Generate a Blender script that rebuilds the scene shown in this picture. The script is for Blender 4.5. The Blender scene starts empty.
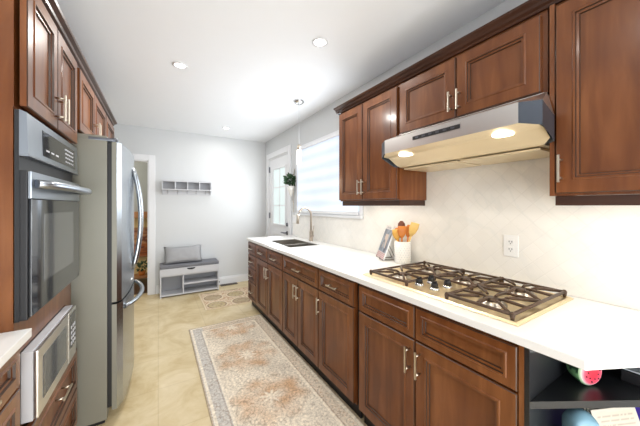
import bpy, bmesh, math, random
from mathutils import Vector, Matrix, noise
random.seed(7)
PI = math.pi
SC = bpy.context.scene
COL = SC.collection

# ------------------------------------------------------------------ camera, world, light
cam_d = bpy.data.cameras.new('camera'); cam = bpy.data.objects.new('camera', cam_d); COL.objects.link(cam)
cam.location = (0, 0, 1.35); cam.rotation_euler = (PI/2, 0, -math.radians(31.2))
cam_d.sensor_width = 36; cam_d.lens = 36*267/640; cam_d.shift_y = -7/640; cam_d.clip_start = .02
SC.camera = cam
vs = SC.view_settings
vs.view_transform = 'Standard'; vs.look = 'None'; vs.gamma = 1; vs.use_curve_mapping = False
vs.exposure = -0.04
W = bpy.data.worlds.new('world'); SC.world = W; W.use_nodes = True
W.node_tree.nodes['Background'].inputs[0].default_value = (.93, .97, 1, 1)
W.node_tree.nodes['Background'].inputs[1].default_value = 1.3

def area(name, loc, rot, sx, sy, power, color=(1, 1, 1), spread=None):
    d = bpy.data.lights.new(name, 'AREA'); d.shape = 'RECTANGLE'; d.size = sx; d.size_y = sy
    d.energy = power; d.color = color
    if spread: d.spread = spread
    o = bpy.data.objects.new(name, d); COL.objects.link(o); o.location = loc; o.rotation_euler = rot
    return o
# added fill by the assumed opening behind the camera; daylight through the sink window
area('rear_fill', (.3, -2.35, 1.45), (PI/2, 0, 0), 2.6, 2.0, 18, (.97, .985, 1))
# added fill behind the camera, aimed up to brighten the ceiling
area('ceiling_fill', (.3, -1.7, .6), (math.radians(122), 0, 0), 2.2, 1.6, 78, (.96, .98, 1))
area('daylight_sink_window', (1.66, 2.75, 1.72), (0, PI/2, 0), .8, 1.2, 16, (.88, .94, 1))
area('daylight_door', (1.66, 4.17, 1.5), (0, PI/2, 0), .9, .5, 9, (.92, .96, 1))
CEIL = 2.54; WR = 1.72; WF = 4.82; WL = -1.06; WB = -2.5

# ------------------------------------------------------------------ materials
def new_mat(name):
    m = bpy.data.materials.new(name); m.use_nodes = True
    return m, m.node_tree.nodes, m.node_tree.links, m.node_tree.nodes['Principled BSDF']
def flat(name, c, rough=.5, metal=0, coat=0, spec=.5, emit=None, es=0, var=.04, scale=12, bump=0, aniso=0):
    m, N, L, P = new_mat(name)
    tc = N.new('ShaderNodeTexCoord'); n = N.new('ShaderNodeTexNoise'); n.inputs['Scale'].default_value = scale
    n.inputs['Detail'].default_value = 3
    L.new(tc.outputs['Object'], n.inputs['Vector'])
    r = N.new('ShaderNodeMix'); r.data_type = 'RGBA'
    r.inputs[6].default_value = (*[max(0, v*(1-var)) for v in c], 1); r.inputs[7].default_value = (*[min(1, v*(1+var)) for v in c], 1)
    L.new(n.outputs['Fac'], r.inputs[0]); L.new(r.outputs[2], P.inputs['Base Color'])
    P.inputs['Roughness'].default_value = rough; P.inputs['Metallic'].default_value = metal
    P.inputs['Coat Weight'].default_value = coat; P.inputs['Coat Roughness'].default_value = .15
    P.inputs['Specular IOR Level'].default_value = spec
    if aniso: P.inputs['Anisotropic'].default_value = aniso
    if emit: P.inputs['Emission Color'].default_value = (*emit, 1); P.inputs['Emission Strength'].default_value = es
    if bump:
        b = N.new('ShaderNodeBump'); b.inputs['Strength'].default_value = bump; b.inputs['Distance'].default_value = .01
        L.new(n.outputs['Fac'], b.inputs['Height']); L.new(b.outputs[0], P.inputs['Normal'])
    return m
def wood(name, c1, c2, c3, rough=.32, coat=.35, vert=True):
    m, N, L, P = new_mat(name)
    tc = N.new('ShaderNodeTexCoord'); mp = N.new('ShaderNodeMapping')
    mp.inputs['Scale'].default_value = (9, 9, 1.2) if vert else (9, 1.2, 9)
    n = N.new('ShaderNodeTexNoise'); n.inputs['Scale'].default_value = 2.2; n.inputs['Detail'].default_value = 6; n.inputs['Distortion'].default_value = .6
    L.new(tc.outputs['Object'], mp.inputs[0]); L.new(mp.outputs[0], n.inputs['Vector'])
    n2 = N.new('ShaderNodeTexNoise'); n2.inputs['Scale'].default_value = 2.6; n2.inputs['Detail'].default_value = 2
    L.new(tc.outputs['Object'], n2.inputs['Vector'])
    a = N.new('ShaderNodeMath'); a.operation = 'ADD'; L.new(n.outputs['Fac'], a.inputs[0]); L.new(n2.outputs['Fac'], a.inputs[1])
    h = N.new('ShaderNodeMath'); h.operation = 'MULTIPLY'; h.inputs[1].default_value = .5; L.new(a.outputs[0], h.inputs[0])
    r = N.new('ShaderNodeValToRGB'); e = r.color_ramp.elements
    e[0].position = .36; e[0].color = (*c1, 1); e[1].position = .64; e[1].color = (*c3, 1)
    k = r.color_ramp.elements.new(.5); k.color = (*c2, 1)
    L.new(h.outputs[0], r.inputs[0]); L.new(r.outputs[0], P.inputs['Base Color'])
    P.inputs['Roughness'].default_value = rough; P.inputs['Specular IOR Level'].default_value = .25; P.inputs['Coat Weight'].default_value = coat; P.inputs['Coat Roughness'].default_value = .14
    return m
def vcol(name, rough=.8, scale=60, var=.12, coat=0, bump=.0):
    m, N, L, P = new_mat(name)
    at = N.new('ShaderNodeAttribute'); at.attribute_name = 'Col'
    tc = N.new('ShaderNodeTexCoord'); n = N.new('ShaderNodeTexNoise'); n.inputs['Scale'].default_value = scale
    L.new(tc.outputs['Object'], n.inputs['Vector'])
    mr = N.new('ShaderNodeMapRange'); mr.inputs[3].default_value = 1-var; mr.inputs[4].default_value = 1+var
    L.new(n.outputs['Fac'], mr.inputs[0])
    v = N.new('ShaderNodeVectorMath'); v.operation = 'SCALE'; L.new(at.outputs['Color'], v.inputs[0]); L.new(mr.outputs[0], v.inputs['Scale'])
    L.new(v.outputs[0], P.inputs['Base Color'])
    P.inputs['Roughness'].default_value = rough; P.inputs['Coat Weight'].default_value = coat
    if bump:
        b = N.new('ShaderNodeBump'); b.inputs['Strength'].default_value = bump; b.inputs['Distance'].default_value = .003
        L.new(n.outputs['Fac'], b.inputs['Height']); L.new(b.outputs[0], P.inputs['Normal'])
    return m
def lin(r, g, b):
    return tuple(((v/255)/12.92 if v/255 <= .04045 else ((v/255+.055)/1.055)**2.4) for v in (r, g, b))

M = {}
M['wood'] = wood('walnut_stained_maple', (.112, .033, .009), (.160, .051, .014), (.235, .085, .027))
M['wood_h'] = wood('walnut_stained_maple_rail', (.036, .015, .009), (.052, .021, .012), (.075, .03, .016), vert=False)
M['glaze_gap'] = flat('groove_glaze_and_gap_shade', (.048, .019, .008), .4, coat=.2)
M['wood_dark'] = flat('dark_gap_wood', (.008, .005, .004), .6)
M['wall'] = flat('painted_wall', lin(212, 214, 215), .6, var=.01)
M['ceil'] = flat('painted_ceiling', lin(243, 245, 248), .7, var=.008)
M['white'] = flat('white_trim_paint', lin(235, 236, 238), .4, var=.01)
M['quartz'] = flat('white_quartz', lin(240, 239, 236), .22, var=.015, scale=5, spec=.5)
M['lsteel'] = flat('blue_grey_steel', (.36, .39, .43), .30, 1, var=.03)
M['steel'] = flat('brushed_steel', (.62, .60, .57), .26, 1, var=.05, scale=3)
M['fsteel'] = flat('fridge_steel', (.40, .43, .46), .27, 1, var=.04, scale=2)
M['hood_refl'] = flat('hood_dark_reflection', (.075, .085, .105), .32, .6, var=.2)  # dark reflection on the hood's end faces, put into the colour
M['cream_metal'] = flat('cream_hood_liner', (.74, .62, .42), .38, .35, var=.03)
M['hood'] = flat('hood_steel', (.80, .79, .77), .30, 1, var=.04, scale=3)
M['fside'] = flat('fridge_side_paint', lin(138, 137, 126), .45, .25, var=.03)
M['dsteel'] = flat('dark_steel', (.16, .17, .19), .3, 1)
M['nickel'] = flat('brushed_nickel', (.62, .55, .46), .28, 1)
M['pull'] = flat('nickel_pull', (.66, .60, .50), .3, 1)
M['brass'] = flat('warm_bronze_faucet', (.50, .43, .36), .3, 1)
M['black'] = flat('black_plastic', (.010, .010, .012), .5)
M['blackglass'] = flat('black_oven_glass', (.016, .018, .022), .06, .0, coat=.15, spec=.6)
M['ovenwin'] = flat('oven_window_glass', (.10, .105, .11), .07, .1, coat=.3, spec=.8)
M['iron'] = flat('bronzed_cast_iron', (.085, .048, .028), .38, .35, var=.3, scale=30)
M['plate'] = flat('cooktop_steel_warm_lit', (.88, .73, .47), .36, 1, var=.01)  # warm tint of the hood lamps put into the steel's colour
M['shelfblack'] = flat('black_melamine', (.010, .011, .013), .38, coat=.1)
M['grey'] = flat('grey_laminate', lin(202, 203, 207), .5, var=.02)
M['greyd'] = flat('grey_laminate_back', lin(165, 166, 170), .6, var=.02)
M['cushion'] = flat('charcoal_seat_fabric', lin(120, 121, 127), .9, var=.15, scale=80, bump=.2)
M['pillow'] = flat('silver_pillow_fabric', lin(160, 160, 162), .6, var=.1, scale=14, bump=.3)
M['glass_lamp'] = flat('frosted_lamp_glass', (.95, .95, .92), .3, emit=(1, .97, .9), es=1.6)
M['lamp'] = flat('lit_lamp', (1, 1, 1), .4, emit=(1, .96, .9), es=9)
M['strip'] = flat('lit_light_strip', (1, 1, 1), .4, emit=(1, .93, .82), es=3)
M['hoodlamp'] = flat('lit_hood_lamp', (1, 1, 1), .4, emit=(1, .93, .78), es=5)
M['leaf'] = flat('plant_leaf', (.035, .085, .035), .5, var=.5, scale=25)
M['outlet'] = flat('white_outlet', lin(240, 240, 238), .35, var=.01)
M['ceramic'] = flat('white_ceramic', lin(238, 235, 228), .25, var=.01, coat=.3)
M['spoon'] = flat('light_bamboo', (.72, .40, .07), .45, var=.2)
M['spoon4'] = flat('pale_bamboo', (.80, .52, .16), .45, var=.15)
M['spoon2'] = flat('orange_wood', (.62, .20, .03), .45, var=.25)
M['spoon3'] = flat('dark_red_wood', (.16, .045, .02), .45, var=.25)
M['chrome'] = flat('chrome', (.75, .75, .76), .12, 1)
M['sinksteel'] = flat('sink_steel', (.42, .39, .35), .35, 1, var=.1)
M['rope'] = flat('cotton_rope', lin(190, 180, 165), .9)
M['gold'] = flat('gold_coat_hook', (.45, .45, .46), .3, 1)
M['floor2'] = flat('dark_wood_floor', (.06, .028, .014), .35, var=.4, scale=8)
M['room2'] = flat('grey_room_paint', lin(164, 168, 166), .7)
M['warmwall'] = flat('warm_cream_paint', lin(236, 205, 140), .7)
M['oak'] = flat('warm_oak', (.42, .19, .07), .45, var=.3)
M['bag'] = flat('light_blue_plastic_bag', lin(128, 168, 186), .4, var=.12, scale=8)
M['paper'] = None
M['purple'] = flat('purple_cover', lin(80, 60, 170), .4)
M['clearish'] = flat('frosted_plastic', lin(190, 200, 208), .2, coat=.5)

# floor: pale beige stone tiles
def floor_mat():
    m, N, L, P = new_mat('beige_stone_tile')
    tc = N.new('ShaderNodeTexCoord')
    n = N.new('ShaderNodeTexNoise'); n.inputs['Scale'].default_value = 3.5; n.inputs['Detail'].default_value = 8; n.inputs['Roughness'].default_value = .65; n.inputs['Distortion'].default_value = .8
    L.new(tc.outputs['Object'], n.inputs['Vector'])
    r = N.new('ShaderNodeValToRGB'); e = r.color_ramp.elements
    e[0].position = .3; e[0].color = (*lin(196, 172, 126), 1); e[1].position = .7; e[1].color = (*lin(228, 212, 180), 1)
    k = r.color_ramp.elements.new(.5); k.color = (*lin(214, 195, 154), 1)
    L.new(n.outputs['Fac'], r.inputs[0])
    br = N.new('ShaderNodeTexBrick'); br.offset = 0; br.inputs['Scale'].default_value = 1
    br.inputs['Brick Width'].default_value = .46; br.inputs['Row Height'].default_value = .46
    br.inputs['Mortar Size'].default_value = .004; br.inputs['Mortar Smooth'].default_value = .5
    br.inputs['Color1'].default_value = (1, 1, 1, 1); br.inputs['Color2'].default_value = (.97, .97, .96, 1); br.inputs['Mortar'].default_value = (.86, .84, .8, 1)
    L.new(tc.outputs['Object'], br.inputs['Vector'])
    x = N.new('ShaderNodeMix'); x.data_type = 'RGBA'; x.blend_type = 'MULTIPLY'; x.inputs[0].default_value = 1
    L.new(r.outputs[0], x.inputs[6]); L.new(br.outputs['Color'], x.inputs[7]); L.new(x.outputs[2], P.inputs['Base Color'])
    P.inputs['Roughness'].default_value = .38
    return m
M['floor'] = floor_mat()

def splash_mat():
    m, N, L, P = new_mat('white_diagonal_tile')
    tc = N.new('ShaderNodeTexCoord'); sp = N.new('ShaderNodeSeparateXYZ'); L.new(tc.outputs['Object'], sp.inputs[0])
    a = N.new('ShaderNodeMath'); a.operation = 'ADD'; L.new(sp.outputs[1], a.inputs[0]); L.new(sp.outputs[2], a.inputs[1])
    b = N.new('ShaderNodeMath'); b.operation = 'SUBTRACT'; L.new(sp.outputs[1], b.inputs[0]); L.new(sp.outputs[2], b.inputs[1])
    cb = N.new('ShaderNodeCombineXYZ'); L.new(a.outputs[0], cb.inputs[0]); L.new(b.outputs[0], cb.inputs[1])
    br = N.new('ShaderNodeTexBrick'); br.offset = 0; br.inputs['Scale'].default_value = 1
    br.inputs['Brick Width'].default_value = .105; br.inputs['Row Height'].default_value = .105
    br.inputs['Mortar Size'].default_value = .0035; br.inputs['Mortar Smooth'].default_value = .6
    br.inputs['Color1'].default_value = (*lin(243, 240, 233), 1); br.inputs['Color2'].default_value = (*lin(239, 236, 229), 1); br.inputs['Mortar'].default_value = (*lin(237, 234, 227), 1)
    L.new(cb.outputs[0], br.inputs['Vector'])
    n = N.new('ShaderNodeTexNoise'); n.inputs['Scale'].default_value = 1.6; n.inputs['Detail'].default_value = 6; n.inputs['Distortion'].default_value = 1.5
    L.new(tc.outputs['Object'], n.inputs['Vector'])
    r = N.new('ShaderNodeValToRGB'); e = r.color_ramp.elements; e[0].position = .47; e[0].color = (1, 1, 1, 1); e[1].position = .53; e[1].color = (1, 1, 1, 1)
    k = r.color_ramp.elements.new(.5); k.color = (.955, .965, .97, 1)
    L.new(n.outputs['Fac'], r.inputs[0])
    x = N.new('ShaderNodeMix'); x.data_type = 'RGBA'; x.blend_type = 'MULTIPLY'; x.inputs[0].default_value = 1
    L.new(br.outputs['Color'], x.inputs[6]); L.new(r.outputs[0], x.inputs[7]); L.new(x.outputs[2], P.inputs['Base Color'])
    P.inputs['Roughness'].default_value = .2
    bp = N.new('ShaderNodeBump'); bp.invert = True; bp.inputs['Strength'].default_value = .22; bp.inputs['Distance'].default_value = .004
    L.new(br.outputs['Fac'], bp.inputs['Height']); L.new(bp.outputs[0], P.inputs['Normal'])
    return m
M['splash'] = splash_mat()

def blind_mat():
    m, N, L, P = new_mat('zebra_blind_fabric')
    tc = N.new('ShaderNodeTexCoord'); sp = N.new('ShaderNodeSeparateXYZ'); L.new(tc.outputs['Object'], sp.inputs[0])
    mu = N.new('ShaderNodeMath'); mu.operation = 'MULTIPLY'; mu.inputs[1].default_value = 2*PI/.15; L.new(sp.outputs[2], mu.inputs[0])
    sn = N.new('ShaderNodeMath'); sn.operation = 'SINE'; L.new(mu.outputs[0], sn.inputs[0])
    n = N.new('ShaderNodeTexNoise'); n.inputs['Scale'].default_value = 1.2; L.new(tc.outputs['Object'], n.inputs['Vector'])
    ad = N.new('ShaderNodeMath'); ad.operation = 'MULTIPLY_ADD'; ad.inputs[1].default_value = .16; ad.inputs[2].default_value = 0; L.new(sn.outputs[0], ad.inputs[0])
    a2 = N.new('ShaderNodeMath'); a2.operation = 'ADD'; L.new(ad.outputs[0], a2.inputs[0]); L.new(n.outputs['Fac'], a2.inputs[1])
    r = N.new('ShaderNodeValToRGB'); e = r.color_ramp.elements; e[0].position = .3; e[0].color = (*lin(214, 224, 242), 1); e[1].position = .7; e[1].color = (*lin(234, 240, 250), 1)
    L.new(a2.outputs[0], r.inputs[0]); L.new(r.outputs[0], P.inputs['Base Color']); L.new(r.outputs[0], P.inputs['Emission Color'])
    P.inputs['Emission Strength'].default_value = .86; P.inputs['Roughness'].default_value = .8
    v = N.new('ShaderNodeMath')
    # darker cloth colour under the light that comes through it
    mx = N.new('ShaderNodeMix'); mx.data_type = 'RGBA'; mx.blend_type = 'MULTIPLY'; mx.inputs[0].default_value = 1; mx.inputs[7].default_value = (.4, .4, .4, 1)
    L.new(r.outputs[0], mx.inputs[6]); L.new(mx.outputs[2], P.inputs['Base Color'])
    return m
M['blind'] = blind_mat()
M['doorglass'] = flat('frosted_daylit_glass', (.3, .34, .34), .25, emit=lin(222, 236, 234), es=.8, var=.2, scale=5)
M['vcol_rug'] = vcol('woven_rug_pile', .9, 160, .16, bump=.3)
M['vcol'] = vcol('printed_surface', .45, 40, .06)

# ------------------------------------------------------------------ mesh helpers
class B:
    def __init__(s): s.bm = bmesh.new()
    def box(s, x0, x1, y0, y1, z0, z1, bev=0):
        vs = [s.bm.verts.new(p) for p in [(x0,y0,z0),(x1,y0,z0),(x1,y1,z0),(x0,y1,z0),(x0,y0,z1),(x1,y0,z1),(x1,y1,z1),(x0,y1,z1)]]
        fs = [s.bm.faces.new([vs[i] for i in q]) for q in [(3,2,1,0),(4,5,6,7),(0,1,5,4),(1,2,6,5),(2,3,7,6),(3,0,4,7)]]
        if bev:
            es = list({e for f in fs for e in f.edges})
            bmesh.ops.bevel(s.bm, geom=es, offset=bev, segments=2, affect='EDGES', profile=.7)
        return s
    def prism(s, pts, vec):
        a = [s.bm.verts.new(p) for p in pts]; b = [s.bm.verts.new(Vector(p)+Vector(vec)) for p in pts]
        n = len(pts)
        s.bm.faces.new(a[::-1]); s.bm.faces.new(b)
        for i in range(n): s.bm.faces.new((a[i], a[(i+1) % n], b[(i+1) % n], b[i]))
        return s
    def plan(s, pts, z0, z1): return s.prism([(x, y, z0) for x, y in pts], (0, 0, z1-z0))
    def tube(s, pts, r, n=8, caps=True, sc=(1, 1), up=None):
        pts = [Vector(p) for p in pts]; rings = []
        for i, p in enumerate(pts):
            t = (pts[min(i+1, len(pts)-1)]-pts[max(i-1, 0)]).normalized()
            u = Vector(up) if up else (Vector((0, 0, 1)) if abs(t.z) < .9 else Vector((1, 0, 0)))
            a = t.cross(u).normalized(); b = a.cross(t).normalized()
            rr = r[i] if isinstance(r, (list, tuple)) else r
            rings.append([s.bm.verts.new(p+a*(rr*sc[0]*math.cos(2*PI*k/n))+b*(rr*sc[1]*math.sin(2*PI*k/n))) for k in range(n)])
        for i in range(len(rings)-1):
            for k in range(n):
                f = s.bm.faces.new((rings[i][k], rings[i][(k+1) % n], rings[i+1][(k+1) % n], rings[i+1][k])); f.smooth = n > 5
        if caps: s.bm.faces.new(rings[0][::-1]); s.bm.faces.new(rings[-1])
        return s
    def lathe(s, prof, c=(0, 0, 0), n=20, ax='z', smooth=True):
        def P(r, h, t):
            a, b = r*math.cos(t), r*math.sin(t)
            return Vector(c)+(Vector((a, b, h)) if ax == 'z' else Vector((h, a, b)) if ax == 'x' else Vector((a, h, b)))
        rings = []
        for r, h in prof:
            rings.append([s.bm.verts.new(P(0, h, 0))] if r < 1e-5 else [s.bm.verts.new(P(r, h, 2*PI*k/n)) for k in range(n)])
        for a, b in zip(rings, rings[1:]):
            for k in range(n):
                k2 = (k+1) % n
                if len(a) == 1 and len(b) == 1: continue
                if len(a) == 1: f = s.bm.faces.new((a[0], b[k2], b[k]))
                elif len(b) == 1: f = s.bm.faces.new((a[k], a[k2], b[0]))
                else: f = s.bm.faces.new((a[k], a[k2], b[k2], b[k]))
                f.smooth = smooth
        for q, rg in ((0, rings[0]), (1, rings[-1])):
            if len(rg) > 2 and prof[0] != prof[-1]: s.bm.faces.new(rg)
        return s
    def loops(s, L):   # list of rectangular loops of 4 points joined; first and last capped
        R = [[s.bm.verts.new(p) for p in l] for l in L]
        for a, b in zip(R, R[1:]):
            for k in range(4): s.bm.faces.new((a[k], a[(k+1) % 4], b[(k+1) % 4], b[k]))
        s.bm.faces.new(R[0][::-1]); s.bm.faces.new(R[-1])
        return s
    def panel(s, xf, d, y0, y1, z0, z1, t=.02, fr=.055):   # framed cabinet door lying in a plane x = xf, facing d
        pr = [(0, -t), (0, -.003), (.003, 0), (fr-.004, 0), (fr, .0035), (fr+.006, .0035), (fr+.0085, -.004), (fr+.016, -.005), (fr+.0185, -.012)]
        n0 = len(s.bm.faces)
        s.loops([[(xf+d*h, y0+i, z0+i), (xf+d*h, y1-i, z0+i), (xf+d*h, y1-i, z1-i), (xf+d*h, y0+i, z1-i)] for i, h in pr])
        s.bm.faces.ensure_lookup_table()
        for k in (1, 5, 7):  # glazed grooves, and outer edges darkened as shade in the door gaps
            for q in range(4): s.bm.faces[n0+k*4+q].material_index = 1
        return s
    def sphere(s, c, r, sc=(1, 1, 1), u=12, v=8):
        m = Matrix.Translation(c) @ Matrix.Diagonal((r*sc[0], r*sc[1], r*sc[2], 1))
        g = bmesh.ops.create_uvsphere(s.bm, u_segments=u, v_segments=v, radius=1, matrix=m)
        for w in g['verts']:
            for f in w.link_faces: f.smooth = True
        return s

def tag(o, label=None, cat=None, group=None, kind=None):
    for k, v in (('label', label), ('category', cat), ('group', group), ('kind', kind)):
        if v: o[k] = v
    return o
def wloc(o):
    v = Vector((0, 0, 0))
    while o: v += o.location; o = o.parent
    return v
def obj(name, b, mat, parent=None, org=None, label=None):
    bm = b.bm
    bmesh.ops.recalc_face_normals(bm, faces=bm.faces)
    o_ = wloc(parent) if parent else Vector(org or (0, 0, 0))
    bmesh.ops.translate(bm, verts=bm.verts, vec=-o_)
    me = bpy.data.meshes.new(name); bm.to_mesh(me); bm.free()
    for m in (mat if isinstance(mat, (list, tuple)) else [mat]): me.materials.append(m)
    o = bpy.data.objects.new(name, me); COL.objects.link(o)
    if parent: o.parent = parent
    else: o.location = o_
    if label: o['label'] = label
    return o
def thing(name, loc, label, cat, group=None):
    o = bpy.data.objects.new(name, None); COL.objects.link(o); o.location = loc; o.empty_display_size = .1
    return tag(o, label, cat, group)
def copy_tree(o, loc, label=None):
    def rec(a, p):
        c = a.copy(); COL.objects.link(c); c.parent = p
        for ch in list(a.children): rec(ch, c)
        return c
    c = rec(o, None); c.location = loc
    if label: c['label'] = label
    return c
def struct(name, b, mat): return tag(obj(name, b, mat), kind='structure')
def colgrid(name, nx, ny, P, colf, mat, parent=None, org=None, thick=None):
    """grid patch: P(u,v)->point, colf(u,v)->rgb ; thick: vector extruded below"""
    bm = bmesh.new(); lay = bm.verts.layers.float_color.new('Col')
    V = [[bm.verts.new(P(i/nx, j/ny)) for i in range(nx+1)] for j in range(ny+1)]
    for j in range(ny+1):
        for i in range(nx+1): V[j][i][lay] = (*colf(i/nx, j/ny), 1)
    for j in range(ny):
        for i in range(nx): bm.faces.new((V[j][i], V[j][i+1], V[j+1][i+1], V[j+1][i]))
    if thick:
        edge = [V[0][i] for i in range(nx+1)]+[V[j][nx] for j in range(1, ny+1)]+[V[ny][i] for i in range(nx-1, -1, -1)]+[V[j][0] for j in range(ny-1, 0, -1)]
        low = []
        for v in edge:
            w = bm.verts.new(v.co+Vector(thick)); w[lay] = v[lay]; low.append(w)
        n = len(edge)
        for k in range(n): bm.faces.new((edge[k], edge[(k+1) % n], low[(k+1) % n], low[k]))
        bm.faces.new(low)
    b = B(); b.bm.free(); b.bm = bm
    return obj(name, b, mat, parent, org)

# ------------------------------------------------------------------ room shell
T = .1
struct('floor', B().box(WL-T, WR+T, WB, WF+.12, -.1, 0), M['floor'])
struct('ceiling', B().box(WL-T, WR+T, WB, WF+.12, CEIL, CEIL+.1), M['ceil'])
struct('wall_left', B().box(WL-T, WL, -.4, WF, 0, CEIL), M['wall'])
struct('wall_left_rear', B().box(WL-T, WL, WB, -.4, 0, CEIL), flat('slate_for_dark_reflection', lin(70, 78, 92), .6))  # out of view; dark tone put in for the hood end to reflect
# right wall with the openings for window and door
WY0, WY1, WZ0, WZ1 = 2.06, 3.40, 1.27, 2.13
DY0, DY1, DZ1 = 3.76, 4.62, 2.19
b = B()
b.box(WR, WR+T, WB, WY0, 0, CEIL); b.box(WR, WR+T, WY0, WY1, 0, WZ0); b.box(WR, WR+T, WY0, WY1, WZ1, CEIL)
b.box(WR, WR+T, WY1, DY0, 0, CEIL); b.box(WR, WR+T, DY0, DY1, DZ1, CEIL); b.box(WR, WR+T, DY1, WF, 0, CEIL)
struct('wall_right', b, M['wall'])
OX0, OX1, OZ = -.95, -.125, 2.04
b = B()
b.box(OX1, WR+T, WF, WF+.12, 0, CEIL); b.box(WL-T, OX0, WF, WF+.12, 0, CEIL); b.box(OX0, OX1, WF, WF+.12, OZ, CEIL)
struct('wall_far', b, M['wall'])
b = B()
b.box(WL-T, -.95, WB-T, WB, 0, CEIL); b.box(1.55, WR+T, WB-T, WB, 0, CEIL); b.box(-.95, 1.55, WB-T, WB, 2.4, CEIL); b.box(-.95, 1.55, WB-T, WB, 0, .25)
struct('wall_back', b, M['wall'])
b = B()
for y in (-.95, .27, 1.49): b.box(y, y+.06, WB-.07, WB-.02, .25, 2.4)
b.box(-.95, 1.55, WB-.07, WB-.02, .25, .31); b.box(-.95, 1.55, WB-.07, WB-.02, 2.34, 2.4)
struct('window_2', b, M['white'])  # unseen rear window, put in as a daylight source
# baseboards
def baseboard(name, x0, x1, y0, y1, ax):
    b = B()
    if ax == 'x':
        b.box(x0, x1, y0, y1, 0, .10); b.box(x0, x1, y0+.006, y1, .10, .125)
    else:
        b.box(x0, x1, y0, y1, 0, .10); b.box(x0+.006, x1, y0, y1, .10, .125)
    struct(name, b, M['white'])
baseboard('baseboard_far', -.03, WR, WF-.018, WF, 'x')
baseboard('baseboard_right', WR-.018, WR, 3.66, 3.70, 'y')
# doorway casing on the far wall
b = B()
for x0, x1 in ((OX1-.0, OX1+.085), (OX0-.085, OX0)):
    b.box(x0, x1, WF-.02, WF, 0, OZ+.085, .003)
b.box(OX0, OX1, WF-.02, WF, OZ, OZ+.085, .003)
b.box(OX1-.015, OX1, WF-.005, WF+.125, 0, OZ); b.box(OX0, OX0+.015, WF-.005, WF+.125, 0, OZ); b.box(OX0, OX1, WF-.005, WF+.125, OZ-.015, OZ)
struct('trim_1', b, M['white'])
# room beyond the doorway
YB = 6.3
struct('floor_beyond', B().box(-1.6, .6, WF+.12, YB+.1, -.1, -.005), M['floor2'])
struct('ceiling_beyond', B().box(-1.6, .6, WF+.12, YB+.1, 2.5, 2.6), M['ceil'])
struct('wall_beyond_left', B().box(-1.7, -1.6, WF+.12, YB+.1, 0, 2.5), M['room2'])
struct('wall_beyond_right', B().box(.6, .7, WF+.12, YB+.1, 0, 2.5), M['room2'])
struct('wall_beyond_far', B().box(-1.6, .6, YB, YB+.1, 1.12, 2.5), M['room2'])
struct('wall_beyond_dado', B().box(-1.6, .6, YB, YB+.1, 0, 1.12), M['warmwall'])
lb = bpy.data.lights.new('dining_glow', 'POINT'); lb.energy = 20; lb.color = (1, .90, .74); lb.shadow_soft_size = .15
lo = bpy.data.objects.new('dining_glow', lb); COL.objects.link(lo); lo.location = (-.9, 5.5, 1.9)

# door to the outside, on the right wall
dr = bpy.data.objects.new('door_1', None); COL.objects.link(dr); dr.location = (WR, 4.19, 0); dr['kind'] = 'structure'
b = B()
b.box(WR-.02, WR, DY0-.085, DY0, 0, DZ1+.09, .003); b.box(WR-.02, WR, DY1, DY1+.085, 0, DZ1+.09, .003); b.box(WR-.02, WR, DY0, DY1, DZ1, DZ1+.09, .003)
b.box(WR-.0, WR+T, DY0, DY0+.02, 0, DZ1); b.box(WR, WR+T, DY1-.02, DY1, 0, DZ1); b.box(WR, WR+T, DY0, DY1, DZ1-.02, DZ1)
obj('door_frame', b, M['white'], dr)
GY0, GY1, GZ0, GZ1 = 3.92, 4.45, 1.05, 1.98
b = B()
xs0, xs1 = WR+.012, WR+.055
b.box(xs0, xs1, DY0+.022, GY0, .01, DZ1-.022); b.box(xs0, xs1, GY1, DY1-.022, .01, DZ1-.022)
b.box(xs0, xs1, GY0, GY1, .01, GZ0); b.box(xs0, xs1, GY0, GY1, GZ1, DZ1-.022)
b.loops([[(xs0-h, GY0-i, .2+0-i), (xs0-h, GY1+i, .2-i), (xs0-h, GY1+i, .9+i), (xs0-h, GY0-i, .9+i)] for i, h in ((.0, 0), (.0, .008), (-.03, .008), (-.05, .001))])
for y0, y1, z0, z1 in ((GY0-.03, GY1+.03, GZ0-.03, GZ0), (GY0-.03, GY1+.03, GZ1, GZ1+.03), (GY0-.03, GY0, GZ0, GZ1), (GY1, GY1+.03, GZ0, GZ1)):
    b.box(xs0-.012, xs0, y0, y1, z0, z1, .003)
obj('door_leaf', b, M['white'], dr)
b = B(); b.box(WR+.03, WR+.036, GY0, GY1, GZ0, GZ1); g = obj('door_glass', b, M['doorglass'], dr)
b = B(); b.box(WR+.02, WR+.03, 4.175, 4.19, GZ0, GZ1)
for k in (1, 2): z = GZ0+(GZ1-GZ0)*k/3; b.box(WR+.02, WR+.03, GY0, GY1, z-.007, z+.007)
obj('glazing_bars', b, M['white'], dr)
for z in (.35, 1.18, 2.0):
    obj('hinge', B().box(WR-.004, WR+.014, DY1-.026, DY1-.004, z-.05, z+.05, .002), M['dsteel'], dr)
obj('deadbolt', B().lathe([(0, -.028), (.026, -.026), (.03, -.01), (.03, .002)], (WR+.012, 3.83, 1.06), 16, 'x'), M['dsteel'], dr)
b = B().lathe([(0, -.02), (.03, -.018), (.032, 0)], (WR+.012, 3.83, .93), 16, 'x')
b.tube([(WR-.008, 3.83, .93), (WR-.045, 3.83, .93), (WR-.05, 3.86, .93), (WR-.048, 3.95, .93)], .011)
obj('door_handle', b, M['dsteel'], dr)

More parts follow.
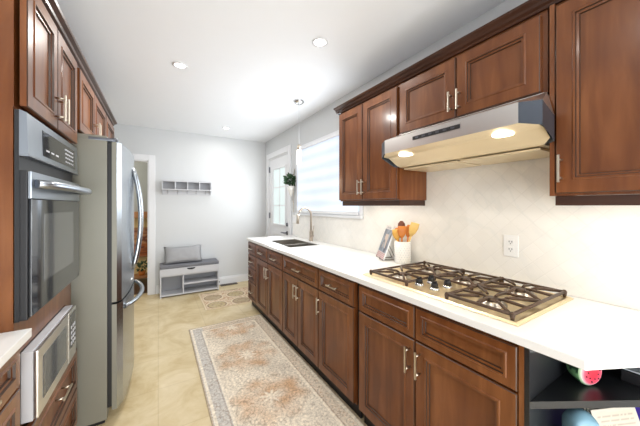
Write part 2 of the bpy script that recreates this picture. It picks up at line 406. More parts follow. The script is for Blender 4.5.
# window over the sink
wn = bpy.data.objects.new('window_1', None); COL.objects.link(wn); wn.location = (WR, 2.73, WZ0); wn['kind'] = 'structure'
b = B()
for y0, y1, z0, z1 in ((WY0-.06, WY1+.06, WZ1, WZ1+.06), (WY1, WY1+.06, WZ0-.02, WZ1), (WY0-.05, WY0, WZ0-.02, WZ1)):
    b.box(WR-.018, WR, y0, y1, z0, z1, .003)
for y0, y1, z0, z1 in ((WY0, WY1, WZ1-.03, WZ1), (WY0, WY1, WZ0, WZ0+.03), (WY1-.03, WY1, WZ0, WZ1), (WY0, WY0+.03, WZ0, WZ1), (2.71, 2.75, WZ0, WZ1)):
    b.box(WR+.04, WR+.09, y0, y1, z0, z1)
obj('window_frame', b, M['white'], wn)
obj('window_sill', B().box(WR-.035, WR+.04, WY0-.05, WY1+.08, WZ0-.045, WZ0-.018, .004), M['white'], wn)
b = B(); b.box(WR+.06, WR+.064, WY0+.03, WY1-.03, WZ0+.03, WZ1-.03); obj('window_glass', b, M['doorglass'], wn)
bl = thing('roller_blind', (WR-.03, 2.73, WZ0), 'white and pale blue striped zebra roller blind over the sink window', 'blind')
obj('headrail', B().box(WR-.060, WR-.019, WY0, WY1, WZ1-.012, WZ1+.012, .006), M['white'], bl)
b = B()
n = 12
for k in range(n):      # gently billowed cloth
    z0 = WZ0+.02+(WZ1-WZ0-.03)*k/n; z1 = WZ0+.02+(WZ1-WZ0-.03)*(k+1)/n
    b.prism([(WR-.035, WY0+.0, z0), (WR-.031, WY0+.0, z0), (WR-.031, WY0+.0, z1), (WR-.035, WY0+.0, z1)], (0, WY1-WY0, 0))
obj('blind_fabric', b, M['blind'], bl)
obj('bottom_rail', B().box(WR-.045, WR-.022, WY0, WY1, WZ0-.012, WZ0+.022, .005), M['white'], bl)
obj('pull_chain', B().tube([(WR-.05, WY1+.012, WZ1), (WR-.05, WY1+.012, WZ0+.05)], .003, 6), M['white'], bl)

# ------------------------------------------------------------------ backsplash
b = B(); b.box(WR-.010, WR, -.35, WY0-.055, .9155, 1.90); b.box(WR-.010, WR, WY0-.055, 3.60, .9155, WZ0-.047)
struct('tile_backsplash', b, M['splash'])

# ------------------------------------------------------------------ cabinets
def pull(b, xf, d, y, z, L=.13, vert=True, off=.032):
    x = xf+d*off
    if vert:
        b.box(x-.004, x+.004, y-.0045, y+.0045, z-L/2, z+L/2, .002)
        for s in (-1, 1): b.tube([(xf-d*.001, y, z+s*(L/2-.018)), (x, y, z+s*(L/2-.018))], .0048, 8)
    else:
        b.box(x-.004, x+.004, y-L/2, y+L/2, z-.0045, z+.0045, .002)
        for s in (-1, 1): b.tube([(xf-d*.001, y+s*(L/2-.018), z), (x, y+s*(L/2-.018), z)], .0048, 8)
    return b
def door(root, xf, d, y0, y1, z0, z1, hy=None, hz=None, L=.13, name='door', fr=.055, vert=True):
    p = obj(name, B().panel(xf, d, y0+.0015, y1-.0015, z0, z1, fr=fr), [M['wood'], M['glaze_gap']], root)
    if hy is not None: obj('handle', pull(B(), xf, d, hy, hz, L, vert), M['pull'], p)
    return p
FX = 1.045       # face of the right base fronts
CT = .885        # top of base carcass
def base_body(root, y0, y1):
    b = B().box(FX+.021, WR-.011, y0, y1, .10, CT-.001)
    obj('cabinet_body', b, M['wood'], root)
    obj('toe_kick', B().box(FX+.055, FX+.07, y0, y1, 0, .099), M['wood_dark'], root)
DT, DB, DO = .868, .715, .706      # drawer top/bottom, door top
# cabinet under the cooktop
c = thing('base_cabinet', (1.38, .85, 0), 'wide brown base cabinet under the gas cooktop with two doors below plain drawer fronts', 'cabinet', 'right-hand base cabinets')
base_body(c, .412, 1.282)
door(c, FX, -1, .43, .853, .11, DO, .853-.028, .612, .125); door(c, FX, -1, .857, 1.272, .11, DO, .857+.028, .612, .125)
door(c, FX, -1, .43, .853, DB, DT, name='drawer', fr=.034); door(c, FX, -1, .857, 1.272, DB, DT, name='drawer', fr=.034)
obj('end_panel', B().box(FX+.004, FX+.021, .412, .427, .10, CT-.001), M['wood'], c)
c = thing('base_cabinet', (1.38, 1.53, 0), 'narrow brown base cabinet left of the cooktop with one drawer over a single door', 'cabinet', 'right-hand base cabinets')
base_body(c, 1.316, 1.752)
door(c, FX, -1, 1.322, 1.750, .11, DO, 1.750-.028, .60, .125)
door(c, FX, -1, 1.322, 1.750, DB, DT, 1.536, .79, .12, 'drawer', .034, False)
tag(obj('filler_strip', B().box(FX+.03, FX+.05, 1.283, 1.315, .10, CT-.001), M['wood_dark'], org=(FX, 1.3, 0)), 'dark recessed filler strip between the cooktop cabinet and its neighbour', 'filler')
c = thing('base_cabinet', (1.38, 2.1, 0), 'brown base cabinet before the sink with one wide drawer over two doors', 'cabinet', 'right-hand base cabinets')
base_body(c, 1.753, 2.437)
door(c, FX, -1, 1.757, 2.10, .11, DO, 2.10-.028, .60, .125); door(c, FX, -1, 2.104, 2.433, .11, DO, 2.104+.028, .60, .125)
door(c, FX, -1, 1.757, 2.433, DB, DT, 2.095, .79, .13, 'drawer', .034, False)
c = thing('base_cabinet', (1.38, 2.86, 0), 'brown base cabinet under the sink with two small drawers over two doors', 'cabinet', 'right-hand base cabinets')
b = B().box(FX+.021, FX+.04, 2.438, 3.272, .10, CT-.001).box(FX+.04, WR-.011, 2.438, 2.456, .10, CT-.001).box(FX+.04, WR-.011, 3.254, 3.272, .10, CT-.001)
b.box(FX+.04, WR-.011, 2.456, 3.254, .10, .118).box(WR-.02, WR-.011, 2.456, 3.254, .118, CT-.001)
obj('cabinet_body', b, M['wood'], c); obj('toe_kick', B().box(FX+.055, FX+.07, 2.438, 3.272, 0, .099), M['wood_dark'], c)
door(c, FX, -1, 2.442, 2.853, .11, DO, 2.853-.028, .60, .125); door(c, FX, -1, 2.857, 3.267, .11, DO, 2.857+.028, .60, .125)
door(c, FX, -1, 2.442, 2.853, DB, DT, 2.65, .79, .12, 'drawer', .034, False); door(c, FX, -1, 2.857, 3.267, DB, DT, 3.06, .79, .12, 'drawer', .034, False)
c = thing('base_cabinet', (1.38, 3.44, 0), 'narrow brown cabinet with a stack of four drawers at the far counter end', 'cabinet', 'right-hand base cabinets')
base_body(c, 3.273, 3.62)
for z0, z1 in ((.11, .345), (.355, .53), (.54, .706), (.715, .868)):
    door(c, FX, -1, 3.277, 3.615, z0, z1, 3.446, (z0+z1)/2, .11, 'drawer', .03, False)

# open end shelf unit (angled)
AZ = math.radians(120)
def angp(x0, y0, L): return (x0+L*math.sin(AZ), y0+L*math.cos(AZ))
P0 = (1.051, .3965)
Lf = (WR-.012-P0[0])/math.sin(AZ); P1 = angp(*P0, Lf)
es = thing('open_end_shelf', (1.4, .25, 0), 'black open shelf unit with angled front at the near end of the counter', 'shelf')
obj('side_panel', B().box(1.051, WR-.012, .397, .4115, .0, CT-.001), M['shelfblack'], es)
obj('back_panel', B().plan([(WR-.026, P1[1]+.004), (WR-.012, P1[1]+.004), (WR-.012, .3965), (WR-.026, .3965)], 0, CT-.001), M['shelfblack'], es)
for z in (.678, .32, .03):
    obj('shelf', B().plan([(P0[0], .3965), (P1[0]-.015, P1[1]+.008), (P1[0]-.015, .3965)], z, z+.024), M['shelfblack'], es)
obj('top_panel', B().plan([P0, (P1[0], P1[1]), (P1[0], .3965)], CT-.02, CT-.001), M['shelfblack'], es)

# ------------------------------------------------------------------ worktop with sink cut-out
SX0, SX1, SY0, SY1 = 1.185, 1.56, 2.56, 3.24
CX = 1.03; CE = 3.635
K0 = (CX, .255); K1 = (WR-.011, K0[1]+(WR-.011-CX)*math.cos(math.radians(116))/math.sin(math.radians(116)))
b = B()
z0, z1 = CT, .915
def counter(b):
    bm = b.bm
    out = [(CX, K0[1]), K1, (WR-.011, CE), (CX, CE)]
    hole = [(SX0, SY0), (SX1, SY0), (SX1, SY1), (SX0, SY1)]
    for z, fl in ((z1, 1), (z0, 0)):
        o = [bm.verts.new((*p, z)) for p in out]; h = [bm.verts.new((*p, z)) for p in hole]
        for k in range(4): bm.faces.new((o[k], o[(k+1) % 4], h[(k+1) % 4], h[k]))
        if fl: ot, ht = o, h
        else: ob, hb = o, h
    for k in range(4):
        bm.faces.new((ot[k], ot[(k+1) % 4], ob[(k+1) % 4], ob[k])); bm.faces.new((ht[k], ht[(k+1) % 4], hb[(k+1) % 4], hb[k]))
counter(b)
o = tag(obj('countertop', b, M['quartz'], org=(1.4, 1.9, CT)), 'long white quartz worktop with clipped near corner holding cooktop and sink', 'countertop')
md = o.modifiers.new('bevel', 'BEVEL'); md.width = .003; md.segments = 2; md.limit_method = 'ANGLE'

sk = thing('kitchen_sink', ((SX0+SX1)/2, 2.9, .70), 'undermounted stainless steel double bowl sink in the white worktop', 'sink')
YM = 2.86
def bowl(y0, y1, zb):
    b = B(); e = .012
    t = .8845
    ins = [(0, t), (0, t-.01), (.006, zb+.03), (.03, zb)]
    L = [[(SX0+.001+i, y0+i, z), (SX1-.001-i, y0+i, z), (SX1-.001-i, y1-i, z), (SX0+.001+i, y1-i, z)] for i, z in ins]
    R = [[b.bm.verts.new(p) for p in l] for l in L]
    for p, q in zip(R, R[1:]):
        for k in range(4): b.bm.faces.new((p[k], p[(k+1) % 4], q[(k+1) % 4], q[k]))
    b.bm.faces.new(R[-1])
    return b
obj('large_bowl', bowl(SY0+.001, YM-.008, .69), M['sinksteel'], sk); obj('small_bowl', bowl(YM+.008, SY1-.001, .69), M['sinksteel'], sk)
obj('bowl_divider', B().box(SX0+.001, SX1-.001, YM-.010, YM+.010, .87, .898, .003), M['steel'], sk)
b = B()
b.box(SX0+.0005, SX0+.0035, SY0+.0005, SY1-.0005, .884, .906); b.box(SX1-.0035, SX1-.0005, SY0+.0005, SY1-.0005, .884, .906)
b.box(SX0+.0035, SX1-.0035, SY0+.0005, SY0+.0035, .884, .906); b.box(SX0+.0035, SX1-.0035, SY1-.0035, SY1-.0005, .884, .906)
obj('sink_rim', b, M['sinksteel'], sk)
for y in (2.71, 3.05): obj('drain', B().lathe([(0, .004), (.03, .004), (.045, .001)], (1.37, y, .692), 16), M['dsteel'], sk)

fx, fy = 1.625, 2.90
fc = thing('kitchen_faucet', (fx, fy, .916), 'tall gooseneck pull-down faucet with side lever behind the sink', 'faucet')
obj('faucet_base', B().lathe([(.028, .916), (.028, .925), (.022, .932), (.021, 1.03), (.016, 1.045), (0, 1.045)], (fx, fy, 0), 18), M['brass'], fc)
pts = [(fx, fy, 1.04), (fx, fy, 1.20)]
for k in range(11):
    a = PI*k/10*.94
    pts.append((fx-.085+.085*math.cos(a), fy, 1.24+.085*math.sin(a)))
obj('spout', B().tube(pts, .0125, 12), M['brass'], fc)
e = Vector(pts[-1]); 
obj('spray_head', B().tube([e, e+Vector((-.006, 0, -.03)), e+Vector((-.022, 0, -.12))], [.0135, .016, .0185], 12), M['nickel'], fc)
obj('lever', B().tube([(fx, fy-.018, .985), (fx, fy-.05, .985)], .014, 12).tube([(fx, fy-.045, .985), (fx+.002, fy-.052, 1.04), (fx+.004, fy-.058, 1.11)], [.008, .007, .006], 10), M['brass'], fc)

# ------------------------------------------------------------------ cooktop
CY0, CY1, CX0, CX1 = .452, 1.300, 1.105, 1.655
ck = thing('gas_cooktop', (1.38, .92, .916), 'five-burner stainless gas cooktop with bronze grates set in the white worktop', 'cooktop')
b = B().loops([[(CX0+i, CY0+i, z), (CX1-i, CY0+i, z), (CX1-i, CY1-i, z), (CX0+i, CY1-i, z)] for i, z in ((0, .9155), (0, .919), (.010, .926), (.022, .926), (.028, .921))])
obj('cooktop_plate', b, M['plate'], ck)
burn = [(1.25, .61, .045), (1.51, .61, .055), (1.475, .86, .06), (1.25, 1.11, .04), (1.51, 1.11, .05)]
for x, y, r in burn:
    q = obj('burner', B().lathe([(r+.012, .9215), (r+.010, .927), (r, .930), (r, .936), (r*.93, .939), (0, .939)], (x, y, 0), 24), M['nickel'], ck)
    obj('burner_cap', B().lathe([(0, .9392), (r*.75, .9392), (r*.78, .944), (r*.7, .948), (0, .949)], (x, y, 0), 24), M['iron'], q)
def grate(y0, y1, x0, x1, centers):
    b = B(); z = .947; r = .0068
    b.tube([(x0, y0, z), (x1, y0, z)], r, 6); b.tube([(x0, y1, z), (x1, y1, z)], r, 6)
    b.tube([(x0, y0, z), (x0, y1, z)], r, 6); b.tube([(x1, y0, z), (x1, y1, z)], r, 6)
    for x in (x0, x1):
        for y in (y0, y1): b.tube([(x, y, .9265), (x, y, z)], [.007, .010], 8); b.sphere((x, y, z+.001), .0095, u=8, v=6)
    if len(centers) > 1: xm = (x0+x1)/2; b.tube([(xm, y0, z), (xm, y1, z)], r, 6)
    for n_, (cx, cy, r0) in enumerate(centers):
        xa = x0 if len(centers) == 1 or n_ == 0 else (x0+x1)/2
        xb = x1 if len(centers) == 1 or n_ == 1 else (x0+x1)/2
        for k in range(8):
            a = PI/4*k+.0; dx, dy = math.cos(a), math.sin(a)
            t = min(((xb-cx)/dx if dx > 1e-3 else (xa-cx)/dx if dx < -1e-3 else 9), ((y1-cy)/dy if dy > 1e-3 else (y0-cy)/dy if dy < -1e-3 else 9))
            ri = .028 if k % 2 == 0 else .05
            b.tube([(cx+dx*ri, cy+dy*ri, z+.003), (cx+dx*(ri+.02), cy+dy*(ri+.02), z+.006), (cx+dx*t, cy+dy*t, z)], [.005, .0072, .0065], 6)
    return b
for y0, y1, x0, x1, cs in ((.478, .742, 1.125, 1.632, burn[0:2]), (.752, .962, 1.345, 1.632, burn[2:3]), (.972, 1.250, 1.125, 1.632, burn[3:5])):
    obj('grate', grate(y0, y1, x0, x1, cs), M['iron'], ck)
for x, y in ((1.205, .955), (1.292, .945), (1.205, .862), (1.295, .850)):
    q = obj('knob', B().lathe([(.019, .936), (.017, .952), (.015, .956), (0, .957)], (x, y, 0), 16), M['black'], ck)
    obj('knob_collar', B().lathe([(.024, .9215), (.024, .926), (.0195, .9355), (0, .9355)], (x, y, 0), 16), M['chrome'], q)
    obj('knob_grip', B().box(x-.016, x+.016, y-.004, y+.004, .955, .966, .002), M['black'], q)

# ------------------------------------------------------------------ wall cabinets on the right
UX = 1.40
def upper(name, y0, y1, z0, z1, label, rail=True, grp='right-hand wall cabinets'):
    c = thing(name, (1.56, (y0+y1)/2, z0), label, 'cabinet', grp)
    obj('cabinet_body', B().box(UX+.021, WR-.011, y0, y1, z0, z1), M['wood'], c)
    if rail:
        obj('light_rail', B().box(UX+.035, UX+.055, y0+.012, y1-.012, 1.352, z0-.0005, .002).box(UX+.055, WR-.012, y0+.012, y0+.03, 1.352, z0-.0005).box(UX+.055, WR-.012, y1-.03, y1-.012, 1.352, z0-.0005), M['wood_h'], c)
        obj('light_strip', B().box(UX+.10, UX+.14, y0+.06, y1-.06, z0-.014, z0-.0008, .002), M['strip'], c)
        l = bpy.data.lights.new('under_cabinet_light', 'AREA'); l.shape = 'RECTANGLE'; l.size = .03; l.size_y = y1-y0-.14; l.energy = 1.7*(y1-y0); l.color = (1, .93, .82)
        q = bpy.data.objects.new('under_cabinet_light', l); COL.objects.link(q); q.location = (UX+.12, (y0+y1)/2, z0-.017)
    return c
c = upper('wall_cabinet', 1.29, 1.985, 1.392, 2.19, 'brown two-door wall cabinet between the window and the range hood')
door(c, UX, -1, 1.295, 1.655, 1.402, 2.172, 1.655-.022, 1.50, .12); door(c, UX, -1, 1.659, 1.982, 1.402, 2.172, 1.659+.022, 1.50, .12)
c = upper('wall_cabinet', .470, 1.289, 1.835, 2.19, 'short brown two-door wall cabinet directly above the range hood', False)
door(c, UX, -1, .490, .868, 1.84, 2.172, .868-.022, 1.925, .11); door(c, UX, -1, .872, 1.272, 1.84, 2.172, .872+.022, 1.925, .11)
c = upper('wall_cabinet', .12, .462, 1.392, 2.19, 'tall brown single-door wall cabinet right of the range hood')
door(c, UX, -1, .125, .440, 1.402, 2.172, .440-.020, 1.50, .11)
obj('face_strip', B().box(UX+.006, UX+.021, .443, .460, 1.392, 2.19), M['wood'], c)
c = upper('wall_cabinet', -.30, .1195, 1.392, 2.19, 'brown wall cabinet at the very right edge above the open shelf')
door(c, UX, -1, -.295, .116, 1.402, 2.172, -.27, 1.50, .12)
# crown along the right cabinets
def crown(b, xw, d, y0, y1, endlo=False, endhi=True, z0=2.191):
    # profile: (outwards, z)
    pr = [(0, z0), (.012, z0), (.016, z0+.010), (.030, z0+.016), (.034, z0+.028), (.052, z0+.036), (.056, z0+.046), (0, z0+.046)]
    b.prism([(xw+d*o, y0, z) for o, z in pr], (0, y1-y0, 0))
b = B(); crown(b, UX+.021, -1, -.31, 2.02)
b.box(UX+.0, WR-.011, 1.99, 2.02, 2.191, 2.225); b.box(UX+.022, WR-.011, -.31, 2.02, 2.191, 2.20)
tag(obj('crown_molding', b, M['wood_h'], org=(1.4, 1, 2.19)), 'stepped dark brown crown molding along the top of the right wall cabinets', 'molding', 'crown moldings')

# ------------------------------------------------------------------ range hood
hd = thing('range_hood', (1.45, .87, 1.64), 'stainless steel under-cabinet range hood with two lit lamps above the cooktop', 'hood')
HZ0, HZ1 = 1.682, 1.766
YN, YF = .437, 1.305
b = B(); bm = b.bm
top = [(1.405, YN+.03), (1.385, YN), (1.27, YN), (1.232, .503), (1.232, 1.240), (1.27, YF), (1.385, YF), (1.405, YF-.03)]
zt = [1.832, 1.72, 1.762, HZ1, HZ1, 1.762, 1.72, 1.832]
zb = [1.612, 1.615, 1.665, HZ0, HZ0, 1.665, 1.615, 1.612]
vt = [bm.verts.new((x, y, z)) for (x, y), z in zip(top, zt)]
vb = [bm.verts.new((x, y, z)) for (x, y), z in zip(top, zb)]
# back edge: narrower body under the cabinet
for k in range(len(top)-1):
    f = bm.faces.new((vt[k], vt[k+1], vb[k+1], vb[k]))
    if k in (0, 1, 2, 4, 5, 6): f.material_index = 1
bm.faces.new((vt[0], vt[3], vt[4], vt[7])); bm.faces.new((vt[0], vt[1], vt[2], vt[3])); bm.faces.new((vt[4], vt[5], vt[6], vt[7]))
o = obj('hood_shell', b, [M['hood'], M['hood_refl']], hd)
b = B()
b.box(1.405, WR-.012, .478, 1.283, 1.625, 1.834)
obj('hood_housing', b, M['hood'], hd)
b = B(); bm = b.bm       # underside: front lip, sloped pan, rear flat filters
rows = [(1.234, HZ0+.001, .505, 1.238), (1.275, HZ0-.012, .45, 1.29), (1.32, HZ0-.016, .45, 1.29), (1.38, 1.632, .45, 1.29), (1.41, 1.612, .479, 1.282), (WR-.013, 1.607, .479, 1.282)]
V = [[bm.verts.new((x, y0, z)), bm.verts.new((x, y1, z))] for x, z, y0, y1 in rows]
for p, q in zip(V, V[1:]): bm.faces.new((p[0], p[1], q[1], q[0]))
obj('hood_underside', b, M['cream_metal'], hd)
# filters with a center seam
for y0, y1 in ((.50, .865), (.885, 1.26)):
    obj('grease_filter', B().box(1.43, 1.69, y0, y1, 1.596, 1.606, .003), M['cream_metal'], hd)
for y in (.59, 1.13):
    p = obj('hood_lamp', B().lathe([(0, -.004), (.038, -.004), (.042, 0), (.042, .002)], (1.30, y, HZ0-.018), 20), M['hoodlamp'], hd)
    l = bpy.data.lights.new('hood_lamp_light', 'SPOT'); l.energy = 3.5; l.color = (1, .80, .52); l.spot_size = 2.6; l.spot_blend = .8; l.shadow_soft_size = .04
    q = bpy.data.objects.new('hood_lamp_light', l); COL.objects.link(q); q.location = (1.30, y, HZ0-.03)
b = B().box(1.2285, 1.2315, .744, 1.02, 1.722, 1.742, .001)
p = obj('control_strip', b, M['black'], hd)
for k in range(6): obj('button', B().box(1.227, 1.2284, .77+k*.042, .79+k*.042, 1.727, 1.737), M['dsteel'], p)

# ------------------------------------------------------------------ left side: tall oven cabinet
LX = -.398
TY0, TY1 = 1.352, 2.065
tc_ = thing('tall_oven_cabinet', (-.72, 1.7, 0), 'tall brown cabinet housing the wall oven and the microwave beside the fridge', 'cabinet')
BX = LX-.034
b = B()
b.box(WL+.002, BX, TY0, TY0+.02, 0, .94); b.box(WL+.002, BX-.002, TY0, TY0+.02, .94, 1.70); b.box(WL+.002, BX, TY0, TY0+.02, 1.70, 2.19); b.box(WL+.002, BX, TY1-.02, TY1, .0, 2.19)
b.box(WL+.002, BX, TY0+.02, TY1-.02, 1.695, 2.19); b.box(WL+.002, BX, TY0+.02, TY1-.02, .815, .935)
b.box(WL+.002, BX, TY0+.02, TY1-.02, .10, .545); b.box(WL+.002, WL+.02, TY0+.02, TY1-.02, .545, 1.695)
b.box(BX-.02, BX, TY0+.02, 1.40, .545, .815); b.box(BX-.02, BX, 1.955, TY1-.02, .545, .815)
obj('cabinet_body', b, M['wood'], tc_)
door(tc_, LX, 1, TY0, 1.685, 1.705, 2.172, 1.685-.025, 1.80, .12); door(tc_, LX, 1, 1.689, 2.035, 1.705, 2.172, 1.689+.025, 1.80, .12)
door(tc_, LX, 1, TY0+.005, 2.035, .32, .535, 1.70, .47, .13, 'drawer', .04, False)
door(tc_, LX, 1, TY0+.005, 2.035, .105, .31, 1.70, .25, .13, 'drawer', .04, False)
obj('toe_kick', B().box(BX-.08, BX-.065, TY0, TY1, 0, .099), M['wood_dark'], tc_)

ov = thing('wall_oven', (-.6, 1.71, .94), 'stainless wall oven with black glass door and bowed handle in the tall cabinet', 'oven')
OY0, OY1 = 1.3535, 2.043
OF = -.397
obj('oven_body', B().box(WL+.05, BX, TY0+.021, OY1-.002, .94, 1.69).box(BX, BX+.012, OY0+.002, OY1-.002, .94, 1.69), M['black'], ov)
cp = obj('control_panel', B().prism([(BX+.0125, OY0, 1.528), (OF+.003, OY0, 1.528), (OF, OY0, 1.536), (OF-.004, OY0, 1.683), (BX+.0125, OY0, 1.692)], (0, OY1-OY0, 0)), M['lsteel'], ov)
obj('control_display', B().prism([(OF-.0002, 1.50, 1.552), (OF+.002, 1.50, 1.552), (OF-.0015, 1.50, 1.655), (OF-.0035, 1.50, 1.655)], (0, .48, 0)), M['blackglass'], cp)
def mark(*a): obj('button', B().box(*a), M['grey'], cp)
for k in range(5):
    for j in range(4): mark(OF-.0006, OF+.0024, 1.80+k*.03, 1.812+k*.03, 1.568+j*.02, 1.575+j*.02)
for k in range(3): mark(OF-.0006, OF+.0024, 1.53+k*.06, 1.565+k*.06, 1.575, 1.582)

od = obj('oven_door', B().box(BX+.012, OF-.002, OY0, OY1, .942, 1.477, .004), M['black'], ov)
obj('door_top_band', B().box(OF-.0018, OF+.008, OY0+.002, OY1-.002, 1.377, 1.475, .003), M['lsteel'], od)
obj('door_glass', B().box(OF-.0018, OF+.006, OY0+.01, OY1-.004, .95, 1.375, .002), M['blackglass'], od)
obj('door_window', B().box(OF+.0061, OF+.0072, OY0+.13, OY1-.13, 1.05, 1.32, .0004), M['ovenwin'], od)
hp = []
for k in range(13):
    t = k/12; hp.append((OF+.012+.078*math.sin(PI*t)**.6, OY0+.03+(OY1-OY0-.06)*t, 1.432-.008*math.sin(PI*t)))
obj('oven_handle', B().tube(hp, .0165, 12), M['lsteel'], od)

mw = thing('built_in_microwave', (-.6, 1.69, .55), 'silver built-in microwave with dark window below the wall oven', 'microwave')
MX = -.385
MY0, MY1 = 1.402, 1.945
obj('microwave_body', B().box(-.85, BX-.001, MY0+.005, MY1-.005, .553, .807), M['dsteel'], mw)
obj('trim_frame', B().box(BX+.001, MX-.014, MY0, MY1, .55, .811, .003), M['grey'], mw)
md_ = obj('microwave_door', B().box(MX-.012, MX, MY0+.003, 1.80, .553, .808, .005), M['hood'], mw)
obj('door_window', B().box(MX+.0003, MX+.002, MY0+.05, 1.76, .60, .765, .0006), M['ovenwin'], md_)
p = obj('keypad_panel', B().box(MX-.012, MX, 1.803, MY1-.003, .553, .808, .005), M['hood'], mw)
b = B().box(MX+.0003, MX+.0015, 1.825, 1.925, .62, .79)
obj('keypad', b, M['blackglass'], p)
b = B()
for i in range(3):
    for j in range(4): b.box(MX+.0016, MX+.0026, 1.835+i*.03, 1.853+i*.03, .635+j*.027, .65+j*.027)
obj('keypad_marks', b, M['grey'], p)

# left upper bank beyond the oven
c = thing('wall_cabinet', (-.7, 2.56, 1.80), 'brown two-door wall cabinet above the refrigerator', 'cabinet')
obj('cabinet_body', B().box(WL+.002, BX, 2.075, 3.02, 1.80, 2.19), M['wood'], c)
door(c, LX, 1, 2.10, 2.52, 1.805, 2.172, 2.52-.025, 1.90, .11); door(c, LX, 1, 2.524, 3.015, 1.805, 2.172, 2.524+.025, 1.90, .11)
c = thing('wall_cabinet', (-.7, 3.3, 1.80), 'brown wall cabinet past the refrigerator, last of the left row', 'cabinet')
obj('cabinet_body', B().box(WL+.002, BX, 3.03, 3.56, 1.45, 2.19), M['wood'], c)
door(c, LX, 1, 3.035, 3.555, 1.455, 2.172, 3.06, 1.55, .11)
b = B(); crown(b, BX, 1, 1.33, 3.58)
b.box(WL+.002, BX, 1.33, 3.58, 2.191, 2.20)
tag(obj('crown_molding', b, M['wood_h'], org=(-.5, 2.4, 2.19)), 'stepped dark brown crown molding along the top of the left tall cabinets', 'molding', 'crown moldings')

# ------------------------------------------------------------------ refrigerator
fr = thing('refrigerator', (-.6, 2.55, 0), 'stainless french-door refrigerator with bottom freezer and bowed handles', 'refrigerator')
FY0, FY1 = 2.085, 2.995
obj('fridge_body', B().box(WL+.03, -.270, FY0, FY1, .035, 1.752, .004).box(-.62, -.272, FY0+.01, FY1-.01, 1.7525, 1.783, .004), M['fside'], fr)
obj('toe_grille', B().box(-.40, -.285, FY0+.03, FY1-.03, .0, .034), M['black'], fr)
ymid = (FY0+FY1)/2
def fxx(y): return -.168-.036*((y-ymid)/(FY1-ymid))**2
def fdoor(y0, y1, z0, z1):
    pts = []
    n = 16
    for k in range(n+1):
        y = y0+(y1-y0)*k/n; x = fxx(y)
        d = min(abs(y-FY0), abs(FY1-y))
        if d < .02: x -= .018*(1-d/.02)**2
        if y in (y0, y1) and d > .02: x -= .003
        pts.append((x, y))
    pts += [(-.247, y1), (-.247, y0)]
    b = B().plan(pts, z0, z1)
    bmesh.ops.recalc_face_normals(b.bm, faces=b.bm.faces)
    for f in b.bm.faces:
        if abs(f.normal.y) > .9 or f.normal.x < -.5: f.material_index = 1
    return b
obj('door_gasket', B().box(-.2695, -.2475, FY0+.012, FY1-.015, .10, 1.745), M['black'], fr)
u1 = obj('fridge_door', fdoor(FY0, ymid-.003, .752, 1.748), [M['fsteel'], M['fside']], fr)
u2 = obj('fridge_door', fdoor(ymid+.003, FY1, .752, 1.748), [M['fsteel'], M['fside']], fr)
u3 = obj('freezer_drawer', fdoor(FY0, FY1, .085, .738), [M['fsteel'], M['fside']], fr)
for y, p in ((ymid-.05, u1), (ymid+.05, u2)):
    pts = []
    for k in range(17):
        t = k/16; z = .87+.77*t
        pts.append((fxx(y)-.002+.053*math.sin(PI*t)**.75, y, z))
    obj('door_handle', B().tube(pts, .0155, 12), M['fsteel'], p)
pts = []
for k in range(17):
    t = k/16; y = FY0+.10+(FY1-FY0-.20)*t
    pts.append((fxx(y)-.002+.060*math.sin(PI*t)**.6, y, .685))
obj('drawer_handle', B().tube(pts, .015, 12), M['fsteel'], u3)
b = B().lathe([(0, 1.752), (.018, 1.752), (.018, 1.775), (0, 1.775)], (-.235, FY0+.03, 0), 12).box(-.36, -.23, FY0+.005, FY0+.07, 1.7525, 1.77, .003)
obj('hinge_cover', b, M['dsteel'], fr)
obj('maker_badge', B().box(fxx(2.45)-.001, fxx(2.45)+.003, 2.44, 2.46, .80, .812), M['chrome'], u1)

# ------------------------------------------------------------------ near left base cabinets and worktop
for k, (y0, y1, lab) in enumerate(((.74, 1.345, 'brown base cabinet under the left worktop, next to the tall oven cabinet'), (.12, .735, 'brown base cabinet at the left edge under the near worktop'))):
    c = thing('base_cabinet', (-.75, (y0+y1)/2, 0), lab, 'cabinet', 'left-hand base cabinets')
    X_ = -.412
    obj('cabinet_body', B().box(WL+.002, X_-.021, y0, y1, .10, CT-.001), M['wood'], c)
    obj('toe_kick', B().box(X_-.10, X_-.085, y0, y1, 0, .099), M['wood_dark'], c)
    door(c, X_, 1, y0+.003, y1-.003, .725, .872, (y0+y1)/2, .80, .13, 'drawer', .04, False)
    door(c, X_, 1, y0+.003, y1-.003, .42, .715, (y0+y1)/2, .60, .13, 'drawer', .045, False)
    door(c, X_, 1, y0+.003, y1-.003, .11, .41, (y0+y1)/2, .30, .13, 'drawer', .045, False)
o = tag(obj('countertop', B().box(WL+.002, -.386, .05, 1.349, CT, .915, .003), M['quartz'], org=(-.7, .7, CT)), 'short white quartz worktop on the left beside the tall oven cabinet', 'countertop')

